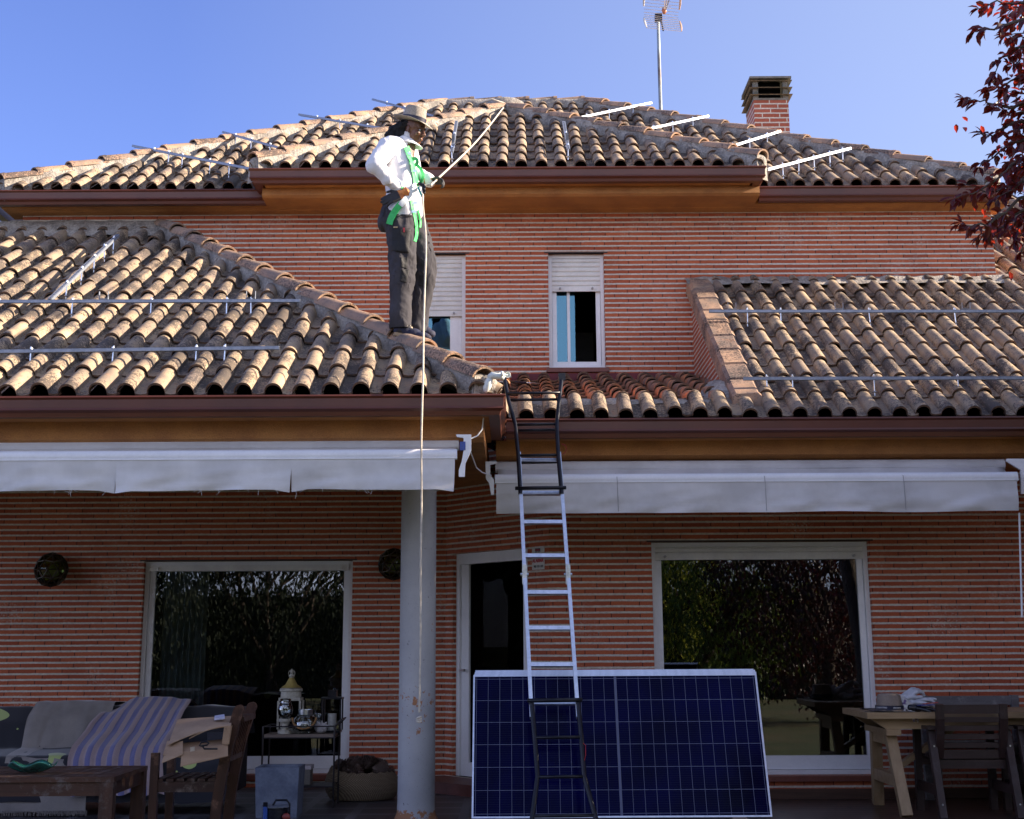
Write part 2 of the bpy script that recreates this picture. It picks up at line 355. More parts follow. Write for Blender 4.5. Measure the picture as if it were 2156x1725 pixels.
# ---- openings (x0,x1,z0,z1)
zt = zof(1178, DL); zb = zof(1628, DL)
LW = (xof(304, DL, zt), xof(743, DL, zt), zb, zt)
zt = zof(1143, DR)
RW = (xof(1371, DR, zt), xof(1828, DR, zt), zof(1636, DR), zt)
zt = zof(534, DU); zbb = zof(776, DU)
UR = (xof(1155, DU, 4.7), xof(1273, DU, 4.7), zbb, zt)
UL = (xof(857, DU, 4.7), xof(980, DU, 4.7), zbb + .02, zt)
w = MB(); wallmesh(w, XL, XR, 3.2, zof(440, DU), DU, [UR, UL]); w.build('upper_wall', M_['brick'], house, uv=True, fix=False)
for xs_ in (XR, XL): w = MB(); w.add([(xs_,DU,3.2),(xs_,20,3.2),(xs_,20,zof(440, DU)),(xs_,DU,zof(440, DU))], [(0,1,2,3)]); w.build('side_wall', M_['brick'], house, uv=True, fix=False)
w = MB(); wallmesh(w, -8, -.632, -.1, 3.1, DL, [LW]); w.build('terrace_wall', M_['brick'], house, uv=True, fix=False)
w = MB(); wallmesh(w, .308, 6.3, -.1, 3.1, DR, [RW]); w.build('terrace_wall', M_['brick'], house, uv=True, fix=False)
# angled bay wall with the terrace door, plane from A to B
A, B = Vector((-.632, DL, 0)), Vector((.308, DR, 0)); AB = (B - A); LAB = AB.length; AD = AB / LAB; AN = Vector((AD.y, -AD.x, 0))
if AN.y > 0: AN = -AN
def on_bay(px, py=1350):
    d = at(px, py, 1) - Vector((0, 0, HC)); # solve HC + d*t on plane
    t = (A.dot(AN)) / (Vector((d.x, d.y, 0)).dot(AN)); return (Vector((d.x, d.y, 0)) * t - Vector((A.x, A.y, 0))).dot(AD), HC + d.z * t
s0 = on_bay(953)[0]; s1 = on_bay(1112)[0]; ztop = on_bay(1030, 1160)[1]
def bay(s, z, off=0): p = A + AD * s + AN * off; return Vector((p.x, p.y, z))
w = MB()
for (a, b, c, d) in ((0, s0, -.1, 3.1), (s1, LAB, -.1, 3.1), (s0, s1, ztop, 3.1), (s0, s1, -.1, .1)):
    w.add([bay(a,c), bay(b,c), bay(b,d), bay(a,d)], [(0,1,2,3)])
for s in (s0, s1): w.add([bay(s,.1), bay(s,.1,-.2), bay(s,ztop,-.2), bay(s,ztop)], [(0,1,2,3)])
w.add([bay(s0,ztop), bay(s0,ztop,-.2), bay(s1,ztop,-.2), bay(s1,ztop)], [(0,1,2,3)])
w.build('bay_wall', M_['brick'], house, uv=True, fix=False)
Zv = Vector((0, 0, 1))
# rooms behind the openings: dark boxes so that the openings have depth
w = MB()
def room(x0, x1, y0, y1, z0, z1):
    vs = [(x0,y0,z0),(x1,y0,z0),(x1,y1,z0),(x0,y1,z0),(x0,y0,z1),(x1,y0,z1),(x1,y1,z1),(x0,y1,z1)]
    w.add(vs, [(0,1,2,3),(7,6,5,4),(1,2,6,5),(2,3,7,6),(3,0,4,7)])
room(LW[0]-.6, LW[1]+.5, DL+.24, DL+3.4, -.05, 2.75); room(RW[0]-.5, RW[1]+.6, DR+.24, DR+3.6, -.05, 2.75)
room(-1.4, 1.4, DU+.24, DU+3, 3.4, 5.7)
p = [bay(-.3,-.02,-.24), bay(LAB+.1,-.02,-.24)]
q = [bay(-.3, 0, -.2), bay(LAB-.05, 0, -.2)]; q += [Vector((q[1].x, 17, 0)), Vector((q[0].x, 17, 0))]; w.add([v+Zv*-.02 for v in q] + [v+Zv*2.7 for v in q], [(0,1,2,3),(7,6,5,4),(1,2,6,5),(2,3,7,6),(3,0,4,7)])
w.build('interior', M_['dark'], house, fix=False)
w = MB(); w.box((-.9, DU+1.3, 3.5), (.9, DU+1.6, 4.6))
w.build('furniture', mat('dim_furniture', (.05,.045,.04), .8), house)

# ---- gutters: moulded box profile swept along a path
def gutter(path, name='gutter', h=.145, flip=False):
    prof = [(0,.0),(.115,.0),(.122,-.012),(.108,-.026),(.106,-.085),(.112,-.10),(.085,-.118),(.078,-h),(0,-h)]  # (outward, z)
    mb = MB(); pts = [Vector(p) for p in path]; rings = []
    for i, p in enumerate(pts):
        d0 = (pts[i] - pts[i-1]).normalized() if i else (pts[1] - pts[0]).normalized(); d1 = (pts[i+1] - pts[i]).normalized() if i < len(pts)-1 else d0
        o0, o1 = Vector((d0.y, -d0.x, 0)), Vector((d1.y, -d1.x, 0))
        o = o0 + o1; o = o / max(.3, o.dot(o0)) if o.length > 0 else o0
        rings.append([p + o * a + Vector((0,0,b)) for a, b in prof])
    n = len(prof); vs = [v for r in rings for v in r]; fs = []
    for i in range(len(pts)-1):
        for j in range(n): fs.append((i*n+j, i*n+(j+1) % n, (i+1)*n+(j+1) % n, (i+1)*n+j))
    fs += [tuple(range(n))[::-1], tuple((len(pts)-1)*n+j for j in range(n))]
    mb.add(vs, fs); return mb.build(name, M_['gutter'], house)
GDL, GDR = xof(523, 13.93, zof(358, 13.93))+.12, xof(1614, 13.93, zof(358, 13.93))-.12; GMR = xof(2113, 14.33, zof(400, 14.33))-.12
# eave lines: (depth, height)
EL = (10.40, zof(833, 10.40)); ER = (11.68, zof(885, 11.68)); EM = (14.45, zof(400, 14.45)); ED = (14.05, zof(358, 14.05))
TL, TR = .557, .60
XC = -.17       # right end of the left roof
gutter([(-7.5, EL[0]-.0, EL[1]-.005), (XC, EL[0], EL[1]-.005), (XC, ER[0]-.0, EL[1]-.005)])
gutter([(XC+.115, ER[0]-.0, ER[1]-.005), (7.0, ER[0], ER[1]-.005)], h=.15)
gutter([(-5.32, 19, EM[1]-.01), (-5.32, EM[0], EM[1]-.01), (-2.5, EM[0], EM[1]-.01)])
gutter([(2.52, EM[0], EM[1]-.01), (GMR, EM[0], EM[1]-.01), (GMR, 19, EM[1]-.01)])
gutter([(GDL, 14.7, ED[1]-.005), (GDL, ED[0], ED[1]-.005), (GDR, ED[0], ED[1]-.005), (GDR, 14.7, ED[1]-.005)])
# ---- ochre rendered eave beams and soffits
w = MB()
zs = zof(930, 10.62)
w.extr([(-7.5, 10.62, EL[1]-.13), (-7.5, 10.60, zs+.03), (-7.5, 10.66, zs), (-7.5, 14.05, zs), (-7.5, 14.05, EL[1]-.13)], (7.5-.21, 0, 0))
w.box((-7.5, EL[0]+.003, EL[1]-.142), (-.215, 10.75, EL[1]-.03)); w.box((-.213, EL[0]+.003, EL[1]-.142), (XC-.004, ER[0]+.2, EL[1]-.03)); w.build('eave_beam', M_['ochre'], house)
w = MB(); zr = zof(968, 11.86)
w.extr([(-.136, 11.86, ER[1]-.14), (-.136, 11.84, zr+.03), (-.136, 11.9, zr), (-.136, 14.08, zr), (-.136, 14.08, ER[1]-.14)], (6.9, 0, 0))
w.box((XC+.12, ER[0]+.003, ER[1]-.147), (6.7, 12.0, ER[1]-.03)); w.build('eave_beam', M_['ochre'], house)
w = MB(); zm = EM[1]-.15; d = DU - .02
w.extr([(XL, DU-.16, zm), (XL, DU-.12, zof(452, DU)+.02), (XL, DU+.2, zof(452, DU)), (XL, DU+.2, zm)], (XR-XL, 0, 0))
w.box((XL-.15, EM[0]+.02, zm-.01), (XR+.12, DU+.2, zm+.03))
w.build('cornice', M_['ochre'], house)
w = MB(); xa, xb = xof(554, 14.16, 5.9), xof(1597, 14.16, 5.9); z0 = ED[1]-.145
zf = zof(415, 14.18)
w.extr([(xa, 14.16, z0), (xa, 14.14, zf+.02), (xa, 14.18, zf), (xa, 14.9, zf), (xa, 14.9, z0)], (xb-xa, 0, 0))
w.box((GDL+.02, ED[0]+.003, ED[1]-.142), (GDR-.02, 14.9, ED[1]-.03)); w.build('dormer_soffit', M_['ochre'], house)

# ---- tiled roof planes
def tiles(mb, O, U, V, T, w, pitch, rows, cols, seed=1, bw=.62, bh=.075, row0=0, over=1.16, lift=.026):
    "S profile tiles; O eave corner, U along the eave, V horizontal up-slope direction, T tan of the slope"
    rn = random.Random(seed); U = Vector(U); V = Vector(V); Z = Vector((0,0,1)); O = Vector(O)
    n = (Z - V * T).normalized(); al = (V + Z * T)   # per horizontal metre
    K = 13; prof = []
    for k in range(K):
        x = k / (K-1) * bw; a = pi * k / (K-1)
        prof.append((bw/2 - bw/2*cos(a), bh * sin(a) ** .85 if 0 < k < K-1 else 0))
    prof += [(bw+.03, -.004), (bw + (1-bw)*.5, -.010), (1.0, -.004), (1.06, .004)]
    prof = [(a * w, b) for a, b in prof]
    for i in range(row0, row0 + rows):
        for j in range(cols):
            ju, jv, jz, tw = rn.gauss(0,.003), rn.gauss(0,.0085) + (-.03 if rn.random() < .015 else 0), rn.gauss(0,.003), rn.gauss(0,.018)
            v0, v1 = i*pitch + jv, (i*pitch + pitch*over)
            vs = []
            for (v, lf, sc) in ((v0, lift, 1.0), ((v0+v1)/2, lift*.55, .965), (v1, .002, .93)):
                for a, b in prof:
                    c = bw*w/2; aa = c + (a-c) * (sc if a < bw*w else 1)
                    vs.append(O + U*(j*w + aa + ju + tw*(v-v0)) + al*v + n*(b*sc + lf + jz))
            m = len(prof); t = .017
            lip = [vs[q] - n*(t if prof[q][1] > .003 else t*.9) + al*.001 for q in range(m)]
            inner = [vs[q] - n*t + al*.05 for q in range(m)]
            fs = [(q, q+1, m+q+1, m+q) for q in range(m-1)] + [(m+q, m+q+1, 2*m+q+1, 2*m+q) for q in range(m-1)]
            fs += [(3*m+q, 3*m+q+1, q+1, q) for q in range(m-1)] + [(4*m+q, 4*m+q+1, 3*m+q+1, 3*m+q) for q in range(m-1)]
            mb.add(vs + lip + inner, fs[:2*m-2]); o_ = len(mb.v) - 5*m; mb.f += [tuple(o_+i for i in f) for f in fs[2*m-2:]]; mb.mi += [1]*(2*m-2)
def roofmesh(mb, name, cuts, mats=None, parent=None):
    me = bpy.data.meshes.new(name); me.from_pydata([tuple(v) for v in mb.v], [], mb.f); me.materials.append(mats or M_['tile']); me.materials.append(M_['lip'])
    for p, k in zip(me.polygons, mb.mi): p.material_index = k
    b = bmesh.new(); b.from_mesh(me)
    for co, no in cuts:
        bmesh.ops.bisect_plane(b, geom=b.verts[:]+b.edges[:]+b.faces[:], plane_co=co, plane_no=no, clear_outer=True)
    b.to_mesh(me); b.free()
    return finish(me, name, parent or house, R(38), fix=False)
def slab(O, pts, name='roof_deck'):
    mb = MB(); mb.extr(pts, (0, 0, -.10)); return mb
Zv = Vector((0, 0, 1))
def cut(P0, P1, side): # vertical plane through P0,P1 ; removes the side containing `side`
    P0, P1 = Vector(P0), Vector(P1); n = (P1-P0).cross(Zv).normalized()
    if (Vector(side)-P0).dot(n) < 0: n = -n
    return (P0, n)
def hipcaps(P0, P1, name_seed=1, r=.085, L=.36, mh=.15, mw=.16, endcap=True, squash=.85):
    "hip line P0 (low) to P1: mortar bed (roof sub-part) and half round cap tiles"
    rn = random.Random(name_seed); P0, P1 = Vector(P0), Vector(P1); d = P1-P0; Ln = d.length; t = d/Ln; x = t.cross(Zv).normalized(); y = x.cross(t)
    mo = MB(); nseg = int(Ln/.06); 
    prof = [(-mw*.62, -.12), (-mw*.56, -.02), (-mw*.5, mh*.45), (-mw*.46, mh*.95), (0, mh*1.02), (mw*.46, mh*.95), (mw*.5, mh*.45), (mw*.56, -.02), (mw*.62, -.12)]
    def fn(a, b):
        k = b*(len(prof)-1); i = min(int(k), len(prof)-2); f = k-i; px = prof[i][0]*(1-f)+prof[i+1][0]*f; pz = prof[i][1]*(1-f)+prof[i+1][1]*f
        p = P0 + d*a + x*px + Zv*pz
        q = noise.noise_vector(p*9)*.016 + noise.noise_vector(p*31)*.006; return p + q
    mo.grid(fn, nseg, 16)
    for e, sgn in ((P0, -1), (P1, 1)):
        mo.add([e + x*a + Zv*b for a, b in prof], [tuple(range(len(prof)))])
    cp = MB(); k = max(1, round(Ln/L)); L2 = Ln/k; N_ = 12
    for i in range(k):
        a0 = P0 + t*(i*L2 - .02) + Zv*(mh*.72 + .022); a1 = P0 + t*(i*L2 + L2*1.1) + Zv*(mh*.72 - .004)
        jit = rn.gauss(0, .006); tone = 0
        vs = []
        for (p, rr) in ((a0, r*1.10), (a0 + t*.05, r*1.10), (a0+t*.052, r*1.02), (a1, r*.90)):
            for q in range(N_+1):
                an = pi*q/N_; vs.append(p + x*(cos(an)*rr + jit) + y*(sin(an)*rr*squash))
        for q in range(N_+1):
            an = pi*q/N_; vs.append(a0 + x*(cos(an)*(r*1.1-.018)+jit) + y*(sin(an)*(r*1.1-.018)*squash) + t*.002)
        for q in range(N_+1):
            an = pi*q/N_; vs.append(a0 + t*.08 + x*(cos(an)*(r-.02)+jit) + y*(sin(an)*(r-.02)*squash))
        m = N_+1; fs = []
        for A_, B_ in ((0,1),(1,2),(2,3),(4,0),(5,4)):
            fs += [(A_*m+q, A_*m+q+1, B_*m+q+1, B_*m+q) for q in range(N_)]
        cp.add(vs, fs)
    return mo, cp
def place_caps(lst, roof):
    mo, cp = MB(), MB()
    for a in lst:
        m1, c1 = hipcaps(*a[0], **a[1]); mo.add(m1.v, m1.f); cp.add(c1.v, c1.f)
    mo.build('mortar_bed', M_['mortar'], roof, smooth=True); cp.build('ridge_tiles', M_['cap'], roof, smooth=R(40), fix=False)

# left lower roof ------------------------------------------------
zc_ = lambda E, T, D: E[1] + T * (D - E[0])
HL0 = Vector((XC-.02, EL[0]+.03, EL[1])); HL1 = Vector((xof(343, DU, 5.5), DU, zc_(EL, TL, DU)))
mb = MB(); wl = .2085; nL = 37; rowL = (DU-EL[0])/12.15
x0L = xof(3, EL[0], EL[1]) - wl*10
tiles(mb, (x0L, EL[0]-.03, EL[1]+.0), (1,0,0), (0,1,0), TL, wl, rowL, 13, nL, 3, bh=.078)
rl = roofmesh(mb, 'left_roof', [cut(HL0, HL1, (3, 10, 0)), ((0, DU-.01, 0), (0, 1, 0))])
# its right hand face
mb = MB(); tE = (HL1.z-HL0.z)/abs(HL1.x-HL0.x)
tiles(mb, (XC+.05, EL[0], EL[1]), (0,1,0), (-1,0,0), tE, .2085, .33, 11, 21, 4)
mdr = MB(); mdr.add(mb.v, mb.f); mdr.mi = list(mb.mi)
me = roofmesh(mdr, 'side_tiles', [cut(HL0, HL1, (-5, 10.5, 0)), ((0, DU-.01, 0), (0, 1, 0))], parent=rl)
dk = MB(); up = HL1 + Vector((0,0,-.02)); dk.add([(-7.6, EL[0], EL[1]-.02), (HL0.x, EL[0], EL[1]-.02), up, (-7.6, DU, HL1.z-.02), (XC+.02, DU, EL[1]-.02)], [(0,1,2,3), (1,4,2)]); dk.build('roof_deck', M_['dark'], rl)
place_caps([((HL0 + Vector((-.02,-.02,0)), HL1), dict(name_seed=5, mh=.15, r=.095, L=.41))], rl)
mo = MB(); mo.grid(lambda a, b: (lambda p: p + noise.noise_vector(p*7)*.02)(Vector((-7.6 + a*(HL1.x+.05+7.6), DU - .17 + b*.16, HL1.z-.09 + .05+.21*b))), 90, 6)
mo.build('mortar_bed', M_['mortar'], rl, smooth=True)
# right lower roof -----------------------------------------------
XG = 1.90
mb = MB(); wr = .198; rowR = (DU-ER[0])/9.1; xR0 = xof(1092, ER[0], ER[1])
nK = round((XG - .12 - xR0)/wr); xR1 = xR0 + nK*wr
tiles(mb, (xR0 - wr, ER[0]-.03, ER[1]), (1,0,0), (0,1,0), TR, wr, rowR, 1, 40, 11, bh=.072)
tiles(mb, (xR1 + wr*1, ER[0]-.03, ER[1]), (1,0,0), (0,1,0), TR, wr, rowR, 9, 29, 12, bh=.072, row0=1)
tiles(mb, (xR1 + wr*16, ER[0]-.03, ER[1]), (1,0,0), (0,1,0), TR, wr, rowR, 3, 13, 14, bh=.072, row0=10)
rr = roofmesh(mb, 'right_roof', [((XC+.11, 0, 0), (-1, 0, 0))])
# shallow centre part
D2 = ER[0] + rowR*.98; Z2 = zc_(ER, TR, D2) - .015; zt2 = zof(801, DU); Ts = (zt2 - Z2) / (DU - D2)
mb = MB(); tiles(mb, (xR0 - wr, D2-.02, Z2), (1,0,0), (0,1,0), Ts, wr, .375, 7, 12, 13, bh=.075, lift=.03)
rs = roofmesh(mb, 'centre_roof', [((XG-.02, 0, 0), (1, 0, 0)), ((XC+.11, 0, 0), (-1, 0, 0)), ((0, DU-.02, 0), (0, 1, 0))], M_['tile_red'])
dk = MB(); dk.add([(XC, ER[0], ER[1]-.02), (7, ER[0], ER[1]-.02), (7, D2, Z2-.02), (XC, D2, Z2-.02), (XG, DU, zt2-.02), (XC, DU, zt2-.02), (XG, D2, Z2-.02),
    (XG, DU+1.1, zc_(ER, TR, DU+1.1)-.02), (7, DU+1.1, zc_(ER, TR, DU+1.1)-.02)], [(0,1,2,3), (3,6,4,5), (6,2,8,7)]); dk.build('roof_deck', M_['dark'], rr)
mo = MB() # mortar band at the fold and heap at the gable foot
mo.grid(lambda a, b: (lambda p: p + noise.noise_vector(p*11)*.022)(Vector((XC+.2 + a*(XG-XC-.1), D2-.10 + b*.18, Z2-.02 + .055*sin(pi*b)))), 60, 6)
def heap(a, b):
    an = a*2*pi; r = b; p = Vector((XG-.10 + cos(an)*.20*r, D2+.55 + sin(an)*.6*r, Z2 + .02 + .23*(.55+sin(an)*.6*r) + .15*(1-r*r))); return p + noise.noise_vector(p*8)*.03
mo.grid(heap, 24, 8)
mo.build('mortar_bed', M_['mortar'], rr, smooth=True)
# gable wall and its square verge tiles
w = MB(); gz = lambda D: zc_(ER, TR, D)
w.add([(XG-.06, D2-.1, Z2-.3), (XG-.06, DU, Z2-.3), (XG-.06, DU, gz(DU)+.02), (XG-.06, D2-.1, gz(D2-.1)+.02)], [(0,1,2,3)])
w.build('gable_wall', M_['brick'], house, uv=True, fix=False)
vt = MB(); rn = random.Random(9); n9 = 9
for i in range(n9):
    L_ = (DU - D2 + .05)/(n9-.3); a = D2 - .12 + i*L_; b_ = a + L_*1.1
    al = lambda D, h: gz(D) + h
    x0, x1 = XG-.10+rn.gauss(0,.003), XG+.135
    q = []
    for (D, dz) in ((a, .115), (b_, .095)):
        q += [(x0-.012, D, al(D, dz-.17)), (x0, D, al(D, dz-.03)), (x0+.03, D, al(D, dz)), (x1-.03, D, al(D, dz+.004)), (x1, D, al(D, dz-.02)), (x1+.006, D, al(D, dz-.10)), (x0+.02, D, al(D, dz-.10)), (x0+.012, D, al(D, dz-.17))]
    vt.add(q, [(0,1,9,8),(1,2,10,9),(2,3,11,10),(3,4,12,11),(4,5,13,12),(5,6,14,13),(6,7,15,14),(7,0,8,15),(0,7,6,1),(1,6,5,4),(1,4,3,2)])
vt.build('verge_tiles', M_['cap'], rr, fix=True)
mo = MB(); mo.grid(lambda a, b: (lambda p: p + noise.noise_vector(p*7)*.02)(Vector((XG-.12 + a*(XR+.25-XG), DU - .16 + b*.17, gz(DU)-.06 + (.05+.11*min(1, b*1.2))))), 90, 6)
mo.build('mortar_bed', M_['mortar'], rr, smooth=True)
w = MB(); w.box((XC+.16, DU-.03, zt2-.1), (XG-.06, DU+.001, zof(788, DU))); w.build('flashing', M_['redflash'], house)
# main hipped roof -----------------------------------------------
HM0 = Vector((xof(10, EM[0], EM[1]), EM[0], EM[1])); HM1 = Vector((xof(2090, EM[0], EM[1]), EM[0], EM[1])); DT = 18.32; zr_ = zc_(EM, .6, DT)
RM0 = Vector((xof(937, DT, zr_), DT, zr_)); RM1 = Vector((xof(1228, DT, zr_), DT, zr_))
mb = MB(); wm = .195; tiles(mb, (-5.3, EM[0]-.03, EM[1]), (1,0,0), (0,1,0), .6, wm, .3435, 14, 54, 21, bh=.07)
rm = roofmesh(mb, 'main_roof', [cut(HM0, RM0, (-9, 15, 0)), cut(HM1, RM1, (9, 15, 0)), ((0, DT, 0), (0, 1, 0))])
place_caps([((HM0+Vector((-.03,-.03,0)), RM0), dict(name_seed=2, mh=.13, r=.085, L=.40)), ((HM1+Vector((.03,-.03,0)), RM1), dict(name_seed=3, mh=.13, r=.085, L=.40)),
            ((RM1, RM0), dict(name_seed=4, mh=.12, r=.07, L=.38))], rm)
dk = MB(); DB = 22.2
a, b, c, d = HM0, HM1, Vector((HM1.x, DB, EM[1])), Vector((HM0.x, DB, EM[1]))
lo = Vector((0, 0, -.02)); dk.add([a+lo, b+lo, c+lo, d+lo, RM0+lo, RM1+lo], [(0,1,5,4),(1,2,5),(2,3,4,5),(3,0,4)]); dk.build('roof_deck', M_['cap'], rm)
# dormer roof
HD0 = Vector((xof(541, ED[0], ED[1]), ED[0], ED[1])); HD1 = Vector((xof(1597, ED[0], ED[1]), ED[0], ED[1])); DPK = 16.55; PK = Vector((xof(1064, DPK, 7.6), DPK, zc_(ED, .6, DPK)))
mb = MB(); wd = .1965; tiles(mb, (xof(548, ED[0], ED[1])-wd, ED[0]-.03, ED[1]), (1,0,0), (0,1,0), .6, wd, .335, 8, 30, 31, bh=.072)
rd = roofmesh(mb, 'dormer_roof', [cut(HD0, PK, (-9, 15, 0)), cut(HD1, PK, (9, 15, 0))])
place_caps([((HD0+Vector((-.03,-.03,0)), PK), dict(name_seed=6, mh=.13, r=.085, L=.38)), ((HD1+Vector((.03,-.03,0)), PK), dict(name_seed=7, mh=.13, r=.085, L=.38))], rd)
dk = MB(); E1 = Vector((PK.x, 17.1, PK.z)); dk.add([HD0+lo, HD1+lo, PK+lo, E1+lo, Vector((-2.5, 15.2, ED[1]))+lo, Vector((2.43, 15.2, ED[1]))+lo], [(0,1,2),(0,2,3,4),(1,5,3,2)]); dk.build('roof_deck', M_['cap'], rd)
for P, q_ in ((HD0, rd), (HD1, rd), (HM0, rm), (HM1, rm), (HL0, rl)):   # round mortar plugs closing the lowest cap
    eg = MB(); eg.ell(P + Vector((0, .02, .07)), (.09, .08, .09)); eg.build('mortar_plug', M_['mortar'], q_, smooth=True)
pk = MB(); pk.ell(PK + Vector((0, .12, .12)), (.26, .2, .14)); pk.build('mortar_plug', M_['mortar'], rd, smooth=True)
# rear right wing -------------------------------------------------
rw = MB(); DW = 16.6; ZW = zof(612, DW)
tiles(rw, (XR-.1, DW, ZW), (1,0,0), (0,1,0), .6, .2, .34, 6, 11, 41)
rwo = roofmesh(rw, 'wing_roof', [((XR+.12, 0, 0), (-1, 0, 0))], M_['tile_red'])
w = MB(); w.extr([(XR+.1, DW, ZW-.03), (XR+.1, DW+1.7, ZW+1.0-.03), (XR+.1, DW+1.7, ZW-1), (XR+.1, DW, ZW-1)], (2.2, 0, 0)); w.build('wing_wall', M_['ochre'], rwo)
w = MB(); zg = zof(512, 18.6); w.extr([(XR+.1, 18.4, zg-.6), (XR+.1, 18.4, zg), (XR+.1, 19.6, zg), (XR+.1, 19.6, zg-.6)], (2.4, 0, 0)); w.build('wing_wall', M_['ochre'], house)
gutter([(XR+.12, 18.35, zg+.14), (7.3, 18.35, zg+.14)])
rw = MB(); tiles(rw, (XR-.05, 18.3, zg+.15), (1,0,0), (0,1,0), .6, .2, .34, 4, 10, 42); roofmesh(rw, 'wing_roof', [((XR+.14, 0, 0), (-1, 0, 0))])
# added wall outside the frame, keeps the low sun off the porch
w = MB(); w.box((4.95, 11.75, -.1), (5.25, 12.79, ER[1]-.16)); w.build('porch_sun_block', M_['brick'], house, uv=True)
w = MB(); w.box((6.6, 12, -.1), (6.9, 20, 5.6)); w.build('wing_wall', M_['brick'], house, uv=True) if False else None
# ---- chimney
cx0, cx1, cy0, cy1 = xof(1589, 19.7, 8.4), xof(1662, 19.7, 8.4), 19.7, 20.38; ctop = zof(214, 19.7)
w = MB(); w.box((cx0, cy0, 6.5), (cx1, cy1, ctop)); ch = w.build('chimney', M_['brick_ch'], house, uv=True)
cp = MB(); zt_ = zof(166, 19.7); H = zt_ - ctop; hh = H/3.25
for k in range(3):
    z0 = ctop + k*hh; bx = .01
    for (x, y) in ((cx0, cy0), (cx1-.07, cy0), (cx0, cy1-.07), (cx1-.07, cy1-.07)): cp.extr([(x-.0, y, z0), (x+.07, y, z0), (x+.07, y+.07, z0), (x, y+.07, z0)], (0, 0, hh))
    # flared louvre ring
    o, i_ = .0, .075; zt1 = z0 + hh*.42
    if k == 0: cp.box((cx0-.005, cy0-.005, z0), (cx1+.005, cy1+.005, z0+hh*.30))
    zl = z0 + hh*.62
    ring = [(-.06, zl+hh*.06), (.028, zl+hh*.36), (.05, zl+hh*.36), (-.04, zl+hh*.0)]
    for (p, q, nrm) in (((cx0,cy0),(cx1,cy0),(0,-1)), ((cx0,cy1),(cx1,cy1),(0,1)), ((cx0,cy0),(cx0,cy1),(-1,0)), ((cx1,cy0),(cx1,cy1),(1,0))):
        vs = []
        for (e, s_) in ((p, -1), (q, 1)):
            for off, z in ring:
                ex = [e[0] - nrm[0]*off, e[1] - nrm[1]*off]
                if nrm[0] == 0: ex[0] -= s_*off
                else: ex[1] -= s_*off
                vs.append((ex[0], ex[1], z))
        cp.add(vs, [(0,1,5,4),(1,2,6,5),(2,3,7,6),(3,0,4,7),(0,3,2,1),(4,5,6,7)])
cp.box((cx0-.05, cy0-.05, zt_-.03), (cx1+.05, cy1+.05, zt_)); cp.box((cx0+.06, cy0+.06, ctop-.02), (cx1-.06, cy1-.06, ctop+.02))
cp.build('chimney_cap', mat('mossy_concrete', (.21,.20,.175), .9, col2=(.12,.12,.095), ns=9, bump=.5, bs=60), ch)
cb = MB(); cb.box((cx0+.09, cy0+.09, ctop+.01), (cx1-.09, cy1-.09, zt_-.04)); cb.build('flue', M_['dark'], ch)

# ---- windows, shutters, door ------------------------------------
def frame_rect(mb, a, b, c, d, y, fw, dp, m=0, bottom=None):
    bw = fw if bottom is None else bottom
    mb.box((a, y, c), (a+fw, y+dp, d), m); mb.box((b-fw, y, c), (b, y+dp, d), m)
    mb.box((a+fw, y+.001, d-fw), (b-fw, y+dp-.001, d), m); mb.box((a+fw, y+.001, c), (b-fw, y+dp-.001, c+bw), m)
def shutter(mb, a, b, zt_, zb_, y, slat=.05):
    z = zb_ + .055; mb.box((a, y-.008, zb_), (b, y+.014, zb_+.055))
    while z < zt_:
        z2 = min(z+slat, zt_); h = z2-z
        mb.add([(a,y,z+.006),(b,y,z+.006),(b,y-.006,z+h*.3),(a,y-.006,z+h*.3),(b,y-.006,z+h*.75),(a,y-.006,z+h*.75),(b,y,z2-.004),(a,y,z2-.004),(b,y+.008,z2-.004),(a,y+.008,z2-.004),(b,y+.008,z+.006),(a,y+.008,z+.006)],
               [(0,1,2,3),(3,2,4,5),(5,4,6,7),(7,6,8,9),(1,0,11,10)]); z = z2
    mb.box((a, y+.009, zb_+.05), (b, y+.012, zt_))
def stops(mb, a, b, z, y):
    for x in (a+.12, b-.12): mb.tube([(x, y, z), (x, y-.03, z)], .011, 8)
def window(O, D, name, label=None, sh=None, inset=.07, fw=.055, sill=False, open_=False, gl=True, bottom=None, gm='glass'):
    a, b, c, d = O; y = D + inset
    f = MB(); frame_rect(f, a+.002, b-.002, c+.002, d-.002, y, .035, .09)
    fr = f.build(name, M_['white'], house)
    z_top = d-.04
    if sh is not None:
        s = MB(); shutter(s, a+.038, b-.038, d-.037, sh, y+.01); s.build('shutter', M_['shut'], fr)
        for x in (a+.12, b-.12): k = MB(); k.tube([(x, y, sh+.028), (x, y-.03, sh+.028)], .011, 8); k.build('shutter_stop', M_['concrete'], fr)
    s = MB(); frame_rect(s, a+.04, b-.04, c+.04, d-.04, y+.04, fw, .045, bottom=bottom); s.build('sash', M_['white'], fr)
    if gl:
        p = MB(); p.box((a+.04+fw, y+.058, c+.04+(bottom or fw)), (b-.04-fw, y+.066, d-.04-fw)); p.build('pane', M_[gm], fr)
    return fr
lw = window(LW, DL, 'window', inset=.06, fw=.05, bottom=.11); 
k = MB(); k.box((LW[0]+.04, DL+.05, LW[3]-.09), (LW[1]-.04, DL+.068, LW[3]-.037)); stops(k, LW[0], LW[1], LW[3]-.065, DL+.05); k.build('shutter', M_['shut'], lw)
rwn = window(RW, DR, 'window', sh=zof(1180, DR), inset=.06, fw=.05, bottom=.11)
f1 = window(UR, DU, 'window', sh=zof(611, DU), inset=.07, fw=.045, gl=False)
p = MB(); my = UR[0]+.30*(UR[1]-UR[0])+.02; p.box((my, DU+.13, UR[2]+.09), (my+.03, DU+.16, UR[3]-.3)); p.build('mullion', M_['white'], f1)
